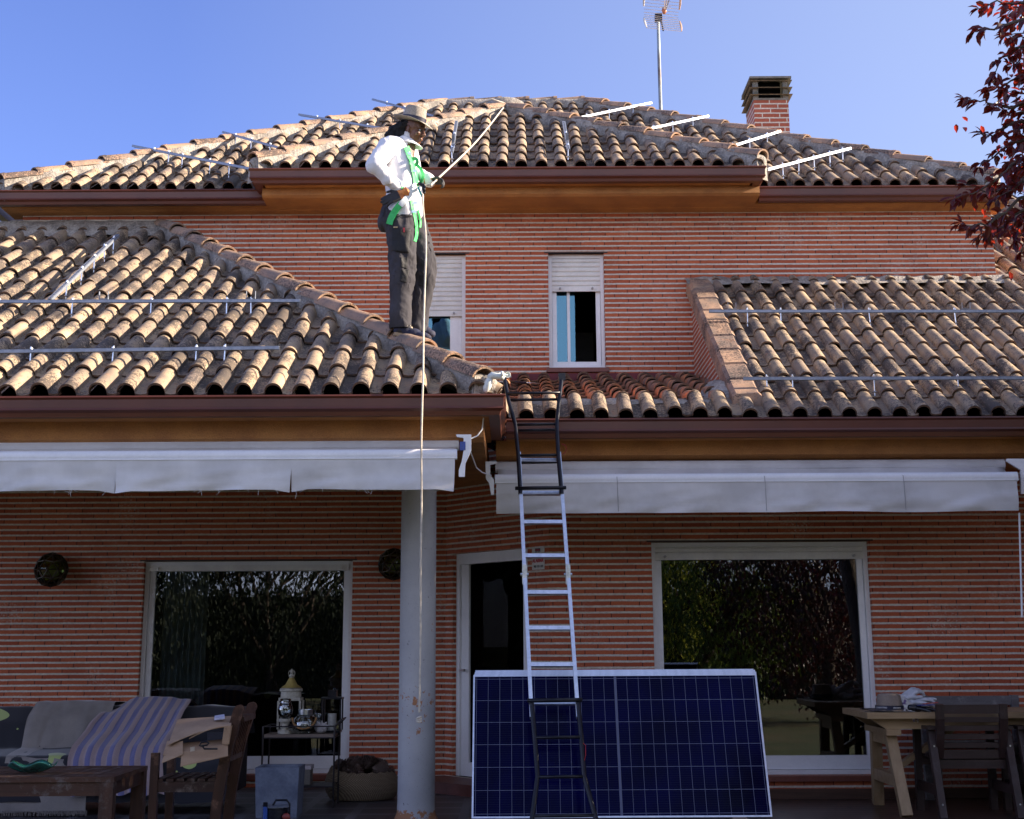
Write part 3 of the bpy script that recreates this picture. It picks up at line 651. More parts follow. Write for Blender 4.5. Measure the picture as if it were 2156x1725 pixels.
p = MB(); p.box((UR[0]+.085, DU+.17, UR[2]+.085), (UR[1]-.3, DU+.176, UR[3]-.3)); p.build('pane', M_['glass_up'], f1)
f2 = window(UL, DU, 'window', sh=zof(662, DU), inset=.07, fw=.045, gm='glass_up')
w = MB(); w.box((UL[1]-.16, DU+.105, UL[2]+.05), (UL[1]-.08, DU+.15, UL[3]-.5)); w.build('mullion', M_['white'], f2)
msill = mat('red_sill_tiles', (.20,.055,.035), .5, ns=6, fine=.1)
for (a, b, z, D), q_ in (((UR[0], UR[1], UR[2], DU), f1), ((UL[0], UL[1], UL[2], DU), f2), ((RW[0], RW[1], RW[2], DR), rwn), ((LW[0], LW[1], LW[2], DL), lw)): w = MB(); w.box((a-.03, D-.045, z-.045), (b+.03, D+.1, z-.002)); w.build('window_sill', msill, q_)
w = MB(); w.box((.33, DR-.014, -.01), (6.2, DR-.002, .075)); w.build('skirting', mat_wood('brown_skirting', (.10,.05,.03), (.06,.03,.02)), house)
# lintels: thin dark strip above each opening
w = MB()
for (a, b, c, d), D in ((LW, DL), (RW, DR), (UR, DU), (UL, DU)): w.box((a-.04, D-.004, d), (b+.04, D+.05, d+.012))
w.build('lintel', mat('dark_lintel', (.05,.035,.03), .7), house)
# curtain in the left window
cu = MB(); cu.grid(lambda a, b: Vector((LW[0]+.12+a*.42, DL+.32 + .03*sin(a*46)+.012*sin(a*17+b*2), LW[2]+.05 + b*(LW[3]-LW[2]-.1))), 60, 2)
cu.build('curtain', mat('grey_curtain', (.20,.22,.21), .9, ns=3), lw, smooth=True)
# terrace door in the bay
dz0, dz1 = .1, ztop
def bbox_(mb, s_a, s_b, o_a, o_b, z0, z1, m=0):
    mb.extr([bay(s_a, z0, o_a), bay(s_b, z0, o_a), bay(s_b, z0, o_b), bay(s_a, z0, o_b)], (0, 0, z1-z0), m)
dm = MB(); W_ = s1-s0
bbox_(dm, s0+.002, s0+.05, -.12, -.04, dz0, dz1-.002); bbox_(dm, s1-.05, s1-.002, -.12, -.04, dz0, dz1-.002); bbox_(dm, s0+.05, s1-.05, -.119, -.041, dz1-.1, dz1-.002)
door = dm.build('door', M_['white'], house)
dl = MB(); bbox_(dl, s0+.055, s0+.17, -.10, -.06, dz0, dz1-.102); bbox_(dl, s1-.14, s1-.055, -.10, -.06, dz0, dz1-.102); bbox_(dl, s0+.17, s1-.14, -.099, -.061, dz0, dz0+.12); dl.build('door_leaf', M_['white'], door)
dg = MB(); bbox_(dg, s0+.17, s1-.14, -.085, -.078, dz0+.12, dz1-.104); dg.build('pane', mat_glass('door_glass', (.6,.6,.6), .03), door)
h = MB(); h.tube([bay(s0+.11, 1.02, -.055), bay(s0+.11, 1.02, -.01), bay(s0+.17, 1.02, -.01)], .012); h.build('handle', M_['alu'], door)
st = MB(); st.extr([bay(-.1, 0, .45), bay(LAB+.05, 0, .35), bay(LAB, 0, 0), bay(0, 0, 0)], (0, 0, .095)); st.build('door_step', mat('red_step_tiles', (.16,.05,.035), .5, ns=6), house)
# ---- porch column
cl = MB(); xc_, dc = xof(880, 11.45, 1.5), 11.45
def colp(): 
    rs = [(.165, 0), (.155, .02), (.142, .05)] + [(.1385 - .004*(i/30), .05 + i*(zs-.05)/30) for i in range(1, 31)]
    return rs
cl.lathe(colp(), (xc_, dc, 0), 40)
def mat_column():
    m, t, P, N, Lk = nodes('painted_column'); tc = N('ShaderNodeTexCoord').outputs['Object']
    sp = N('ShaderNodeSeparateXYZ'); Lk(tc, sp.inputs[0])
    c = mixc(N, Lk, rng(N, Lk, tex(N, Lk, 'Noise', 3, tc, 5), .35, .7), (.43,.43,.43), (.34,.34,.35))
    p1 = math_(N, Lk, 'GREATER_THAN', tex(N, Lk, 'Noise', 60, tc, 5, .7), .66)
    c = mixc(N, Lk, p1, c, (.10,.09,.09))
    zone = rng(N, Lk, sp.outputs[2], .05, .12, 1, 0); z2 = math_(N, Lk, 'MULTIPLY', rng(N, Lk, sp.outputs[2], .45, .75, 0, .30), rng(N, Lk, sp.outputs[2], .85, 1.1, 1, 0))
    pe = math_(N, Lk, 'GREATER_THAN', math_(N, Lk, 'ADD', tex(N, Lk, 'Noise', 14, tc, 6, .75), math_(N, Lk, 'ADD', math_(N, Lk, 'MULTIPLY', zone, .25), math_(N, Lk, 'MULTIPLY', z2, .35))), .69)
    c = mixc(N, Lk, pe, c, (.36,.16,.07)); Lk(c, P.inputs['Base Color']); P.inputs['Roughness'].default_value = .7
    b = N('ShaderNodeBump'); b.inputs['Strength'].default_value = .5; b.inputs['Distance'].default_value = .004
    Lk(tex(N, Lk, 'Noise', 50, tc, 6), b.inputs['Height']); Lk(b.outputs[0], P.inputs['Normal']); return m
cl.build('porch_column', mat_column(), house, smooth=R(30))
# ================================================================ things on the roofs
def on_plane(px, py, E, T, h):
    k = at(px, py, 1).z - HC; D = (E[1] - T*E[0] + h - HC) / (k - T); return at(px, py, D)
def mat_strut():
    m, t, P, N, Lk = nodes('slotted_galvanised_strut'); P.inputs['Metallic'].default_value = .45; P.inputs['Roughness'].default_value = .5
    tc = N('ShaderNodeTexCoord').outputs['Object']
    c = mixc(N, Lk, rng(N, Lk, tex(N, Lk, 'Noise', 25, tc, 4), .35, .7), (.32,.35,.41), (.21,.24,.29)); Lk(c, P.inputs['Base Color']); return m
MST = mat_strut(); MSLOT = mat('slot_shadow', (.05,.055,.07), .6)
def rail(p0, p1, posts, label, planeE, planeT, group, w=.034, h=.024, clips=()):
    p0, p1 = Vector(p0), Vector(p1); d = p1-p0; L = d.length; t = d/L
    root = thing('mounting_rail', label, 'rail', p0, 0, group)
    mb = MB(); x = t.cross(Zv).normalized(); y = x.cross(t)
    # U channel: web on top, two flanges, lips
    for a, b, c, e in ((0, h/2, w, .004), (-w/2+.002, 0, .004, h), (w/2-.002, 0, .004, h)):
        o = x*a + y*b; mb.beam(p0+o, p1+o, c, e, up=tuple(y))
    sl = mb; n = int(L/.05)
    for i in range(n):
        c = p0 + t*(i+.5)*.05 + y*(h/2+.0028); sl.beam(c - t*.012, c + t*.012, .013, .0015, up=tuple(y), m=1)
    mb.build('channel', [MST, MSLOT], root)
    for f in posts:
        c = p0 + d*f; zr2 = planeE[1] + planeT*(c.y-planeE[0]) + .07; pm = MB()
        pm.tube([Vector((c.x, c.y, zr2-.03)), Vector((c.x+random.gauss(0,.006), c.y, c.z+.035))], .0062, 8)
        pm.lathe([(.02, 0), (.022, .006), (.012, .012)], (c.x, c.y, zr2-.002), 10); pm.lathe([(.012, 0), (.012, .01)], (c.x, c.y, c.z+h/2+.003), 6)
        pm.build('support_bolt', M_['galv'], root)
    for f in clips:
        c = p0 + d*f; cm = MB()
        for q in (-.045, .03): cm.beam(c+t*q+y*.02, c+t*q+y*.085, .028, .003, up=tuple(t))
        cm.beam(c-t*.045+y*.023, c+t*.03+y*.023, .028, .003, up=tuple(y)); cm.build('clamp', MST, root)
    return root
hh_ = .185
gr = 'solar mounting rails on the roofs'
Lf, Rt, Mn, Dm = (EL, TL), (ER, TR), (EM, .6), (ED, .6)
def railpx(a, b, posts, label, pl, **k):
    P0 = on_plane(*a, *pl, hh_); P1 = on_plane(*b, *pl, hh_); return rail(P0, P1, posts, label, pl[0], pl[1], gr, **k)
railpx((-160, 636), (632, 634), (.2, .395, .605, .806, .871), 'upper of the two level steel rails on the left roof', Lf, clips=(.48,.871))
railpx((-160, 743), (588, 733), (.3, .53, .765, .845), 'lower level steel rail near the eave of the left roof', Lf)
railpx((105, 632), (248, 496), (.22, .43, .62, .79, .93), 'sloping steel rail climbing the left roof from the upper level rail', Lf)
railpx((1493, 656), (2330, 656), (.096, .18, .405, .62, .85), 'upper level steel rail near the top of the right roof', Rt, clips=(.06,.33,.65))
railpx((1565, 798), (2330, 796), (.065, .135, .36, .59, .81), 'lower level steel rail across the right roof above the eave', Rt)
ML = (((280,308),(527,356),'longest and lowest sloping rail on the left of the upper roof'), ((470,279),(592,313),'second lowest rail on the left of the upper roof above the dormer hip end'),
      ((630,242),(806,271),'third rail up the left hip, ending behind the hat'), ((785,210),(922,247),'topmost rail on the left of the upper roof behind the hat'))
for a, b, l in ML: railpx(a, b, (.19, .32, .44, .67, .83) if 'lowest sloping' in l else (.22, .5, .82), l, Mn)
MR = (((1615,358),(1790,313),'bright rail nearest the right eave, lowest of the upper right rails'), ((1510,318),(1642,277),'bright rail in front of the chimney, second from the right'),
      ((1338,278),(1491,245),'bright rail between the antenna mast and the chimney rail'), ((1188,255),(1371,217),'bright rail left of the antenna mast near the ridge'))
for a, b, l in MR: railpx(a, b, (.18, .36, .55, .74, .9) if 'lowest' in l else (.25, .5, .78), l, Mn)
railpx((951, 322), (961, 257), (.12, .55), 'short upright rail on the left of the dormer roof', Dm, clips=(.3,))
railpx((1197, 316), (1187, 258), (.12, .55), 'short upright rail on the right of the dormer roof', Dm, clips=(.3,))

# ---- antenna
DA = 19.6; base = at(1391, 236, DA)
an = thing('antenna', 'grid reflector television antenna on a tall thin mast behind the right hip', 'antenna', base)
m = MB(); m.tube([base - Zv*1.2, at(1388, 140, DA), at(1385, 34, DA)], [.026, .024, .02], 10); m.build('mast', mat('painted_mast', (.25,.30,.32), .45, .5, ns=2, col2=(.10,.07,.06)), an)
A0 = at(1386, 38, DA)
for nm, sgn in (('upper', 1), ('lower', -1)):
    m = MB(); n = 8
    for i in range(n):
        f = i/(n-1); c = A0 + Vector((.03+.02*f, -.10 - .16*f, sgn*(.02 + .27*f))); w_ = .245
        m.tube([c - Vector((w_, 0, -.025+.0*f)), c + Vector((w_, 0, -.03-.0*f))], .0045, 5)
    m.build('reflector_grid', M_['galv'], an)
    for s_ in (-1, 1):
        e = MB(); pts = [A0 + Vector((.03+.02*f + s_*(.245+.012*sin(pi*f)), -.10-.16*f, sgn*(.02+.27*f) + .028*(-s_))) for f in (.25, .5, .75, 1)]
        e.tube(pts, [.010, .016, .014, .008], 6); e.build('end_strip', mat('plastic_strip', (.62,.60,.56), .6) if s_ < 0 else mat('weathered_strip', (.55,.36,.24), .6), an)
m = MB(); m.box(A0 + Vector((-.05,-.06,-.05)), A0 + Vector((.05,.05,.05))); m.tube([A0 + Vector((.03,-.03,-.02)), A0+Vector((.06,-.05,-.22))], .012, 6); m.build('clamp', M_['blackpaint'], an)
m = MB()
for dx in (-.02, .01, .04): m.tube([A0 + Vector((.08+dx*.3,-.12,.05)), A0 + Vector((.12+dx*2.2,-.45,.36))], .009, 6)
for i in range(6):
    c = A0 + Vector((.09+.018*i, -.18-.05*i, .09+.05*i)); m.tube([c-Vector((.08,0,0)), c+Vector((.08,0,0))], .004, 5)
m.build('boom', M_['galv'], an)
m = MB(); m.ell(A0 + Vector((.075,-.12,.06)), (.035,.03,.055)); m.build('dipole_box', mat('orange_box', (.50,.17,.07), .5), an)

# ---- wind sensor
ws = at(1046, 800, 10.42)
t_ = thing('wind_sensor', 'pale plastic wind sensor with three cups beside the ladder top', 'wind sensor', ws)
mw = mat('pale_plastic', (.66,.70,.66), .4, ns=5)
m = MB(); m.ell(at(1027, 810, 10.36), (.030,.03,.062), M=Matrix.Rotation(R(18), 3, 'Y')); m.build('mount', mw, t_, smooth=True)
m = MB(); m.tube([at(1028,797,10.36), at(1036,791,10.36), at(1054,793,10.36), at(1062,797,10.36)], [.022,.028,.022,.016], 10); m.build('arm', mw, t_, smooth=True)
m = MB(); c = at(1059, 789, 10.36); m.tube([c-Zv*.02, c+Zv*.012], .006)
for k in range(3):
    a = R(15+120*k); q = c + Vector((cos(a), sin(a), 0))*.035; m.tube([c, q], .004); T_ = Matrix.Rotation(a, 3, 'Z') @ Matrix.Rotation(R(90), 3, 'X')
    m.lathe([(.004, -.02), (.016, -.012), (.022, .003), (.020, .003), (.013, -.01), (.002, -.016)], q, 12, M=T_)
m.build('cups', mw, t_, smooth=True)
tw = thing('trowel', 'black handled trowel lying on the small roof behind the ladder', 'trowel', on_plane(1112, 806, (D2, Z2), Ts, .1))
a = on_plane(1084, 806, (D2, Z2), Ts, .10); b = on_plane(1110, 806.5, (D2, Z2), Ts, .10); c = on_plane(1142, 808, (D2, Z2), Ts, .09)
m = MB(); m.tube([a, b], .013, 8); m.build('handle', M_['blackpaint'], tw)
m = MB(); m.tube([b, b+(c-b)*.3], .005); m.add([b+(c-b)*.28+Vector((0,-.03,0)), c, b+(c-b)*.28+Vector((0,.03,0)), b+(c-b)*.28+Zv*.008], [(0,1,3),(1,2,3),(0,2,1)]); m.build('blade', M_['galv'], tw)

# ================================================================ awnings
def mat_canvas(name, c1, c2):
    m = mat(name, c1, .85, col2=c2, ns=2.2, bs=400, fine=.05, bump=.15, spec=.2)
    return m
MC = mat_canvas('awning_canvas', (.68,.67,.66), (.54,.53,.52))
def awning(x0, x1, D, zb, zv, label, splits=(), back=.42, rise=.11, fringe=0, seams=()):
    root = thing('awning', label, 'awning', (x1, D, zb), 0, 'awnings under the eaves')
    b = MB(); prof = []
    for k in range(15): an_ = 2*pi*k/15; prof.append((cos(an_)*.030, sin(an_)*.040*(1.0 if sin(an_) > 0 else .9)))
    b.extr([(x0, D+p, zb+q) for p, q in prof], (x1-x0, 0, 0)); b.extr([(x0+.001, D-.034, zb-.03), (x0, D-.034, zb-.022), (x0, D+.02, zb-.022), (x0, D+.02, zb-.03)], (x1-x0, 0, 0))
    b.build('front_bar', M_['white'], root, smooth=R(30))
    c = MB()
    def top(a, v):
        x = x0 + .02 + (x1-x0-.04)*a; s_ = v; y = D + .02 + back*s_; z = zb + .03 + rise*s_ - .05*sin(pi*s_)*(1+.25*sin(x*3)) + .010*noise.noise(Vector((x*2.2, s_*2, 0))); return (x, y, z)
    c.grid(top, int((x1-x0)*14), 8, thick=(0,0,-.004)); c.build('canopy', MC, root, smooth=True)
    edges = [x0+.01] + list(splits) + [x1-.015]; rn = random.Random(int(D*10))
    for a0, a1 in zip(edges, edges[1:]):
        v = MB(); ph = rn.random()*9
        def val(a, q):
            x = a0 + (a1-a0)*a; e = min(a, 1-a)*(a1-a0)
            z = zb - .028 - q*(zb-zv-.028) - q*.012*noise.noise(Vector((x*1.4+ph, 0, 3)))
            y = D - .028 + q*(.045*noise.noise(Vector((x*1.6, q*1.2, ph))) + .024*noise.noise(Vector((x*5+q*2, q*3+2, ph))) + .012*abs(noise.noise(Vector((x*13+q*4, q*5, ph)))))
            if splits: x += -.008*q*q*(1 if a > .96 else 0) + .006*q*q*(1 if a < .04 else 0); z += -.018*q*max(0, 1-e/.12)
            return (x, y, z)
        v.grid(val, max(20, int((a1-a0)*26)), 12, thick=(0,.003,0)); v.build('valance', MC, root, smooth=R(50))
    for x in seams:
        q = MB(); q.tube([(x, D+.30*back, zb+.05), (x, D-.04, zb+.01), (x+.003, D-.040, zb-.04), (x+.006, D-.036, zv+.01)], .0022, 4); q.build('seam', mat('dark_seam', (.35,.34,.34), .9), root)  # seam drawn as a thin grey line on the canvas
    if fringe:
        f = MB()
        for _ in range(fringe):
            x = rn.uniform(x0, x1); p = Vector((x, D-.03, zv+.012)); l = rn.uniform(.015, .05)*(2.2 if rn.random() < .12 else 1)
            f.tube([p, p+Vector((rn.gauss(0,.008), 0, -l*.5)), p+Vector((rn.gauss(0,.012), 0, -l))], .0012, 4)
        f.build('frayed_threads', MC, root)
    r = MB(); r.tube([(x0, D+back+.03, zb+.03+rise), (x1, D+back+.03, zb+.03+rise)], .045, 14); r.build('roller', MC, root)
    return root
zA = zof(957, 10.34)
awL = awning(-5.6, xof(962, 10.3, 2.5), 10.34, zA, zof(1030, 10.34), 'white canvas awning with a torn frayed valance under the left eave', (xof(243,10.3,2.4), xof(612,10.3,2.4)), fringe=46, back=.30, rise=.085)
m = MB(); D_ = 10.30
def pxpoly(mb, pts, D, th, m=0): mb.extr([at(x, y, D) for x, y in pts], (0, th, 0), m)
pxpoly(m, [(960,915),(992,915),(992,948),(986,962),(980,975),(978,1004),(966,1004),(966,990),(972,972),(976,950),(976,922),(962,920)], D_, .03)
m.build('bracket', M_['white'], awL)
m = MB(); pxpoly(m, [(968,930),(980,930),(980,948),(968,948)], D_-.006, .05); m.build('motor_cap', mat('blue_cap', (.03,.07,.30), .4), awL)
zB = zof(1010, 11.56)
awR = awning(xof(1042, 11.5, 2.5), xof(2147, 11.5, 2.5), 11.56, zB, zof(1082, 11.56), 'smooth white canvas awning with a whole valance above the right window', back=.26, rise=.10, seams=[xof(q, 11.5, 2.4) for q in (1300, 1612, 1905)])
m = MB(); pxpoly(m, [(1022,972),(1046,972),(1046,976),(1032,979),(1032,1000),(1040,1010),(1040,1042),(1034,1042),(1030,1018),(1023,1008)], 11.5, .03); m.build('bracket', M_['white'], awR)
m = MB(); pxpoly(m, [(2120,966),(2165,966),(2165,1040),(2150,1040),(2150,990),(2120,971)], 11.6, .03); m.build('bracket', M_['white'], awR)
m = MB(); m.tube([at(2146,1080,11.6), at(2152,1300,11.6)], .008); m.build('crank_rod', M_['white'], awR)
m = MB(); m.tube([at(989,925,10.4), at(1005,918,10.45), at(1015,905,10.5), at(1018,880,10.52)], .005); m.tube([at(990,950,10.4), at(1003,985,10.8), at(1015,995,11.2), at(1034,1001,11.5)], .005)
tag(m.build('cable', M_['white']), 'thin white cable looping between the two awning brackets', 'cable')

# ================================================================ terrace wall lamps and sign
ml = mat('dark_brass', (.06,.045,.03), .4, .6); mlg = mat_glass('lamp_glass', (.40,.45,.2), .35)
def lamp(c, r, label):
    root = thing('wall_lamp', label, 'lamp', c, 0, 'round lattice wall lamps')
    bm_ = bmesh.new(); bmesh.ops.create_icosphere(bm_, subdivisions=2, radius=r); w = MB(); seen = set()
    for e in bm_.edges:
        a, b = [v.co.copy() for v in e.verts]
        for q in (a, b): q.y *= .75
        if a.y < .35*r and b.y < .35*r: w.tube([Vector(c)+a, Vector(c)+b], .006, 5)
    w.build('lattice', ml, root)
    bm_.free(); g_ = MB(); g_.ell(c, (r*.95, r*.7, r*.95), 20, 12); g_.build('glass_shade', mlg, root, smooth=True)
    b_ = MB(); b_.lathe([(.06,0),(.06,.02)], Vector(c)+Vector((0,r*.75,0)), 20, M=Matrix.Rotation(R(90),3,'X')); b_.ell(c, (.03,.03,.045)); b_.build('bulb', mat('pale_bulb', (.55,.6,.25), .4), root)
lamp(at(108, 1200, DL-.15), .155, 'round lattice wall lamp left of the big left window')
lamp(at(829, 1188, DL-.15), .145, 'round lattice wall lamp half hidden behind the column')
def text(s, size, loc, u, m, parent, name='lettering', n=None, ext=.0008, align='CENTER', bold=0):
    cu_ = bpy.data.curves.new(name, 'FONT'); cu_.body = s; cu_.size = size; cu_.extrude = ext; cu_.align_x = align; cu_.align_y = 'CENTER'; cu_.offset = bold
    o = bpy.data.objects.new(name, cu_); C.objects.link(o); u = Vector(u).normalized(); up = Zv if n is None else Vector(n); nn = u.cross(up)
    M = Matrix((u, up, nn)).transposed().to_4x4(); M.translation = loc
    dg = bpy.context.evaluated_depsgraph_get(); me = bpy.data.meshes.new_from_object(o.evaluated_get(dg)); me.transform(M)
    bpy.data.objects.remove(o); me.materials.clear(); me.materials.append(m)
    ob = bpy.data.objects.new(name, me); C.objects.link(ob); ob.parent = parent
    if parent is not None and parent.parent is None: ob.location = -parent.location
    return ob
sa, za = on_bay(1122.5, 1152); sb, zb_ = on_bay(1148, 1199)
sc0, zc0 = (sa+sb)/2, (za+zb_)/2
sg = thing('alarm_sign', 'small white alarm company sign on the brick wall right of the door', 'sign', bay(sc0, zc0, .02))
m = MB(); m.extr([bay(sa, zb_, .006), bay(sb, zb_, .006), bay(sb, zb_, .014), bay(sa, zb_, .014)], (0,0,za-zb_)); m.build('plate', mat('sign_plate', (.72,.70,.66), .5, ns=4), sg)
hS, wS = za-zb_, sb-sa; pr = mat('red_print', (.45,.02,.03), .5); pk_ = mat('black_print', (.015,.015,.02), .5)
m = MB(); zz = za - hS*.17; m.extr([bay(sc0-wS*.22, zz-hS*.09, .015), bay(sc0+wS*.22, zz-hS*.09, .015), bay(sc0+wS*.22, zz-hS*.09, .0165), bay(sc0-wS*.22, zz-hS*.09, .0165)], (0,0,hS*.18)); m.build('emblem', pk_, sg)
m = MB()
for k in (-1,0,1): m.lathe([(wS*.055,0),(wS*.055,.002)], bay(sc0+k*wS*.13, zz+hS*.02, .018), 14, M=Matrix((AD, Zv, AN)).transposed())
m.build('emblem', pr, sg)
text('SECURITAS', wS*.10, bay(sc0, zz-hS*.06, .0168), AD, mat('pale_print', (.6,.6,.6), .5), sg)
text('Direct', wS*.26, bay(sc0, za-hS*.40, .015), AD, pr, sg)
text('ALARMA', wS*.24, bay(sc0, za-hS*.62, .015), AD, pr, sg, bold=.002)
text('\u2706902 121 122'.replace('\u2706', ''), wS*.155, bay(sc0+wS*.04, za-hS*.86, .015), AD, pk_, sg, bold=.001)

# ================================================================ solar panels
def mat_cells():
    m, t, P, N, Lk = nodes('solar_cells'); Mm = lambda *x: math_(N, Lk, *x)
    tc = N('ShaderNodeTexCoord').outputs['Object']; sp = N('ShaderNodeSeparateXYZ'); Lk(tc, sp.inputs[0]); x, z = sp.outputs[0], sp.outputs[2]
    hw, hgt = 1.0, .97
    u = Mm('DIVIDE', Mm('ADD', x, hw), 2*hw); v = Mm('DIVIDE', Mm('SUBTRACT', z, .03), hgt)
    fu = Mm('FRACT', Mm('MULTIPLY', u, 24)); fv = Mm('FRACT', Mm('MULTIPLY', v, 6))
    lu = Mm('LESS_THAN', Mm('ABSOLUTE', Mm('SUBTRACT', fu, .5)), .482); lv = Mm('LESS_THAN', Mm('ABSOLUTE', Mm('SUBTRACT', fv, .5)), .488)
    cell = Mm('MULTIPLY', lu, lv)
    mid = Mm('LESS_THAN', Mm('ABSOLUTE', Mm('SUBTRACT', u, .5)), .0045)
    cell = Mm('MULTIPLY', cell, Mm('SUBTRACT', 1, mid))
    bb = Mm('LESS_THAN', Mm('FRACT', Mm('MULTIPLY', v, 60)), .05)
    cc = mixc(N, Lk, rng(N, Lk, tex(N, Lk, 'Noise', 2, tc, 2), .3, .7), (.001,.001,.040), (.0008,.0008,.012))
    cc = mixc(N, Lk, Mm('MULTIPLY', bb, .10), cc, (.3,.3,.4))
    c = mixc(N, Lk, cell, (.12,.13,.20), cc); Lk(c, P.inputs['Base Color'])
    P.inputs['Roughness'].default_value = .08; P.inputs['Specular IOR Level'].default_value = .08; return m
PW, PH, PT = 2.05, 1.03, .035
MCELL = mat_cells(); tilt = math.atan2(.46, 1.0)
def make_panel(label):
    r = thing('solar_panel', label, 'solar panel', (0,0,0), 0, 'solar panels stacked against each other')
    f = MB(); e = .012
    f.box((-PW/2, 0, 0), (-PW/2+e, PT, PH)); f.box((PW/2-e, 0, 0), (PW/2, PT, PH)); f.box((-PW/2+e, .0005, 0), (PW/2-e, PT, e)); f.box((-PW/2+e, .0005, PH-e), (PW/2-e, PT, PH))
    f.build('frame', M_['alu'], r, world=False)
    g_ = MB(); g_.box((-PW/2+e, .004, e), (PW/2-e, .010, PH-e)); g_.build('cell_glass', MCELL, r, world=False)
    return r
xm = (xof(994, 10.6, .1) + xof(1625, 10.6, .1))/2
ords = ['front solar panel of the stack showing its blue cells behind the ladder', 'second solar panel, just behind the front one in the stack', 'third solar panel counting back from the front of the stack', 'fourth solar panel counting back from the front of the stack', 'fifth solar panel, second last in the stack', 'rearmost solar panel of the stack nearest the house wall']
pan = make_panel(ords[0])
for i, l in enumerate(ords):
    o = pan if i == 0 else dup(pan, (0,0,0), 0, l)
    off = i*.042; o.location = (xm + (0, .004, .012, .007, .016, .01)[i], 10.6 + off*cos(tilt), .10 + .006*i - off*sin(tilt)*.0); o.rotation_euler = (-tilt, 0, 0)
for k, x in enumerate((xm-.8, xm+.8)):
    m = MB(); m.box((x-.05, 10.45, 0), (x+.05, 10.98, .098)); tag(m.build('timber_block', mat_wood('pale_timber', (.35,.24,.14), (.26,.17,.10))), ('left' if k == 0 else 'right') + ' timber block carrying the stack of solar panels', 'timber block')
for k, x in enumerate((xm-.6, xm+.6)):
    m = MB(); m.beam((x, 11.85, 0), (x, 11.3, .95), .05, .03, up=(0,1,0)); tag(m.build('timber_prop', mat_wood('pale_timber', (.35,.24,.14), (.26,.17,.10))), ('left' if k == 0 else 'right') + ' timber prop holding the panels up from behind', 'prop')

# ================================================================ ladder
LB_, LA_ = .41, 11.40 - 3.05*.41
def lad(px, py, off=0.):
    k = at(px, py, 1).z - HC; D = (LA_ + LB_*HC) / (1 - LB_*k); return at(px, py, D + off)
ladr = thing('ladder', 'tall aluminium ladder with black end sections leaning on the right gutter', 'ladder', lad(1185, 1725))
def rails_x(y): # (left,right) pixel centre of the stiles
    T_ = [(790,1062,1183),(845,1071,1177),(894,1085,1172),(1038,1093,1185),(1100,1099,1189),(1323,1110,1203),(1475,1119,1217),(1553,1126,1224),(1635,1132,1230),(1730,1119,1257)]
    for a, b in zip(T_, T_[1:]):
        if y <= b[0]: f = (y-a[0])/(b[0]-a[0]); return a[1]+(b[1]-a[1])*f, a[2]+(b[2]-a[2])*f
    return T_[-1][1:]
for s_ in (0, 1):
    m = MB()
    m.beam(lad(rails_x(985)[s_]+ (3 if s_ == 0 else -3), 955), lad(rails_x(1210)[s_], 1210), .026, .055, up=(0,-1,.4)); m.beam(lad(rails_x(1211)[s_], 1205, .01), lad(rails_x(1480)[s_], 1512, .01), .026, .055, up=(0,-1,.4))
    m.build('stile', M_['alu'], ladr)
    m = MB(); c = lad(rails_x(1210)[s_], 1210); m.beam(c+Zv*.07, c-Zv*.07, .034, .06, up=(0,-1,.4)); m.tube([c+Vector((-.03,-.01,0)), c+Vector((.03,-.01,0))], .012); m.build('hinge', M_['galv'], ladr)
for y in (1100, 1171, 1248, 1323, 1400):
    a, b = rails_x(y); m = MB(); m.beam(lad(a+3, y), lad(b-3, y), .028, .028, up=(0,-1,.4)); m.build('rung', M_['alu'], ladr)
for y in (966, 1035):
    a, b = rails_x(y); m = MB(); m.beam(lad(a+3, y+4, .03), lad(b-3, y+4, .03), .028, .028, up=(0,-1,.4)); m.build('rung', M_['alu'], ladr)
y = 1477; a, b = rails_x(y); m = MB(); m.beam(lad(a+3, y+3, .03), lad(b-3, y+3, .03), .028, .028, up=(0,-1,.4)); m.build('rung', M_['alu'], ladr)
for s_ in (0, 1):   # black painted end sections
    m = MB(); sg_ = -1 if s_ == 0 else 1
    top_ = [lad(rails_x(yy)[s_] + (-2.5*sg_ if yy > 950 else 0), yy, -.03) for yy in (800, 845, 894, 960, 1040)]
    top_[0] = lad(rails_x(790)[s_], 796, .05)
    m.tube(top_, .0165, 10); m.box(top_[0]-Vector((.028,.03,.02)), top_[0]+Vector((.028,.05,.035))) if s_ else None
    m.build('black_stile', M_['blackpaint'], ladr, smooth=R(40))
    m = MB(); m.tube([lad(rails_x(yy)[s_], yy, -.025) for yy in (1474, 1553, 1635, 1732, 1800)], .0165, 10); m.build('black_stile', M_['blackpaint'], ladr, smooth=R(40))
for y, e, off in ((828,0,-.03),(842,0,.0),(894,0,-.03),(906,0,.02),(959,0,-.03),(974,0,.04),(1028,8,-.045),(1041,0,.05),(1475,9,-.045),(1553,0,-.03),(1636,0,-.03),(1718,0,-.03)):
    a, b = rails_x(y); m = MB(); m.tube([lad(a-e, y+.5, off), lad(b+e, y-1, off)], .011 if not e else .014, 8); m.build('black_rung', M_['blackpaint'], ladr, smooth=True)
ms = mat('red_strap', (.45,.012,.015), .6)
for pts in ([(1183,935),(1190,938),(1193,945),(1190,953),(1184,957)], [(1228,1565),(1233,1570),(1233,1590),(1230,1602)]):
    m = MB(); P_ = [lad(x, y, -.03) for x, y in pts]
    for a, b in zip(P_, P_[1:]): m.beam(a, b, .003, .022, up=(0,-1,0))
    m.build('strap', ms, ladr)
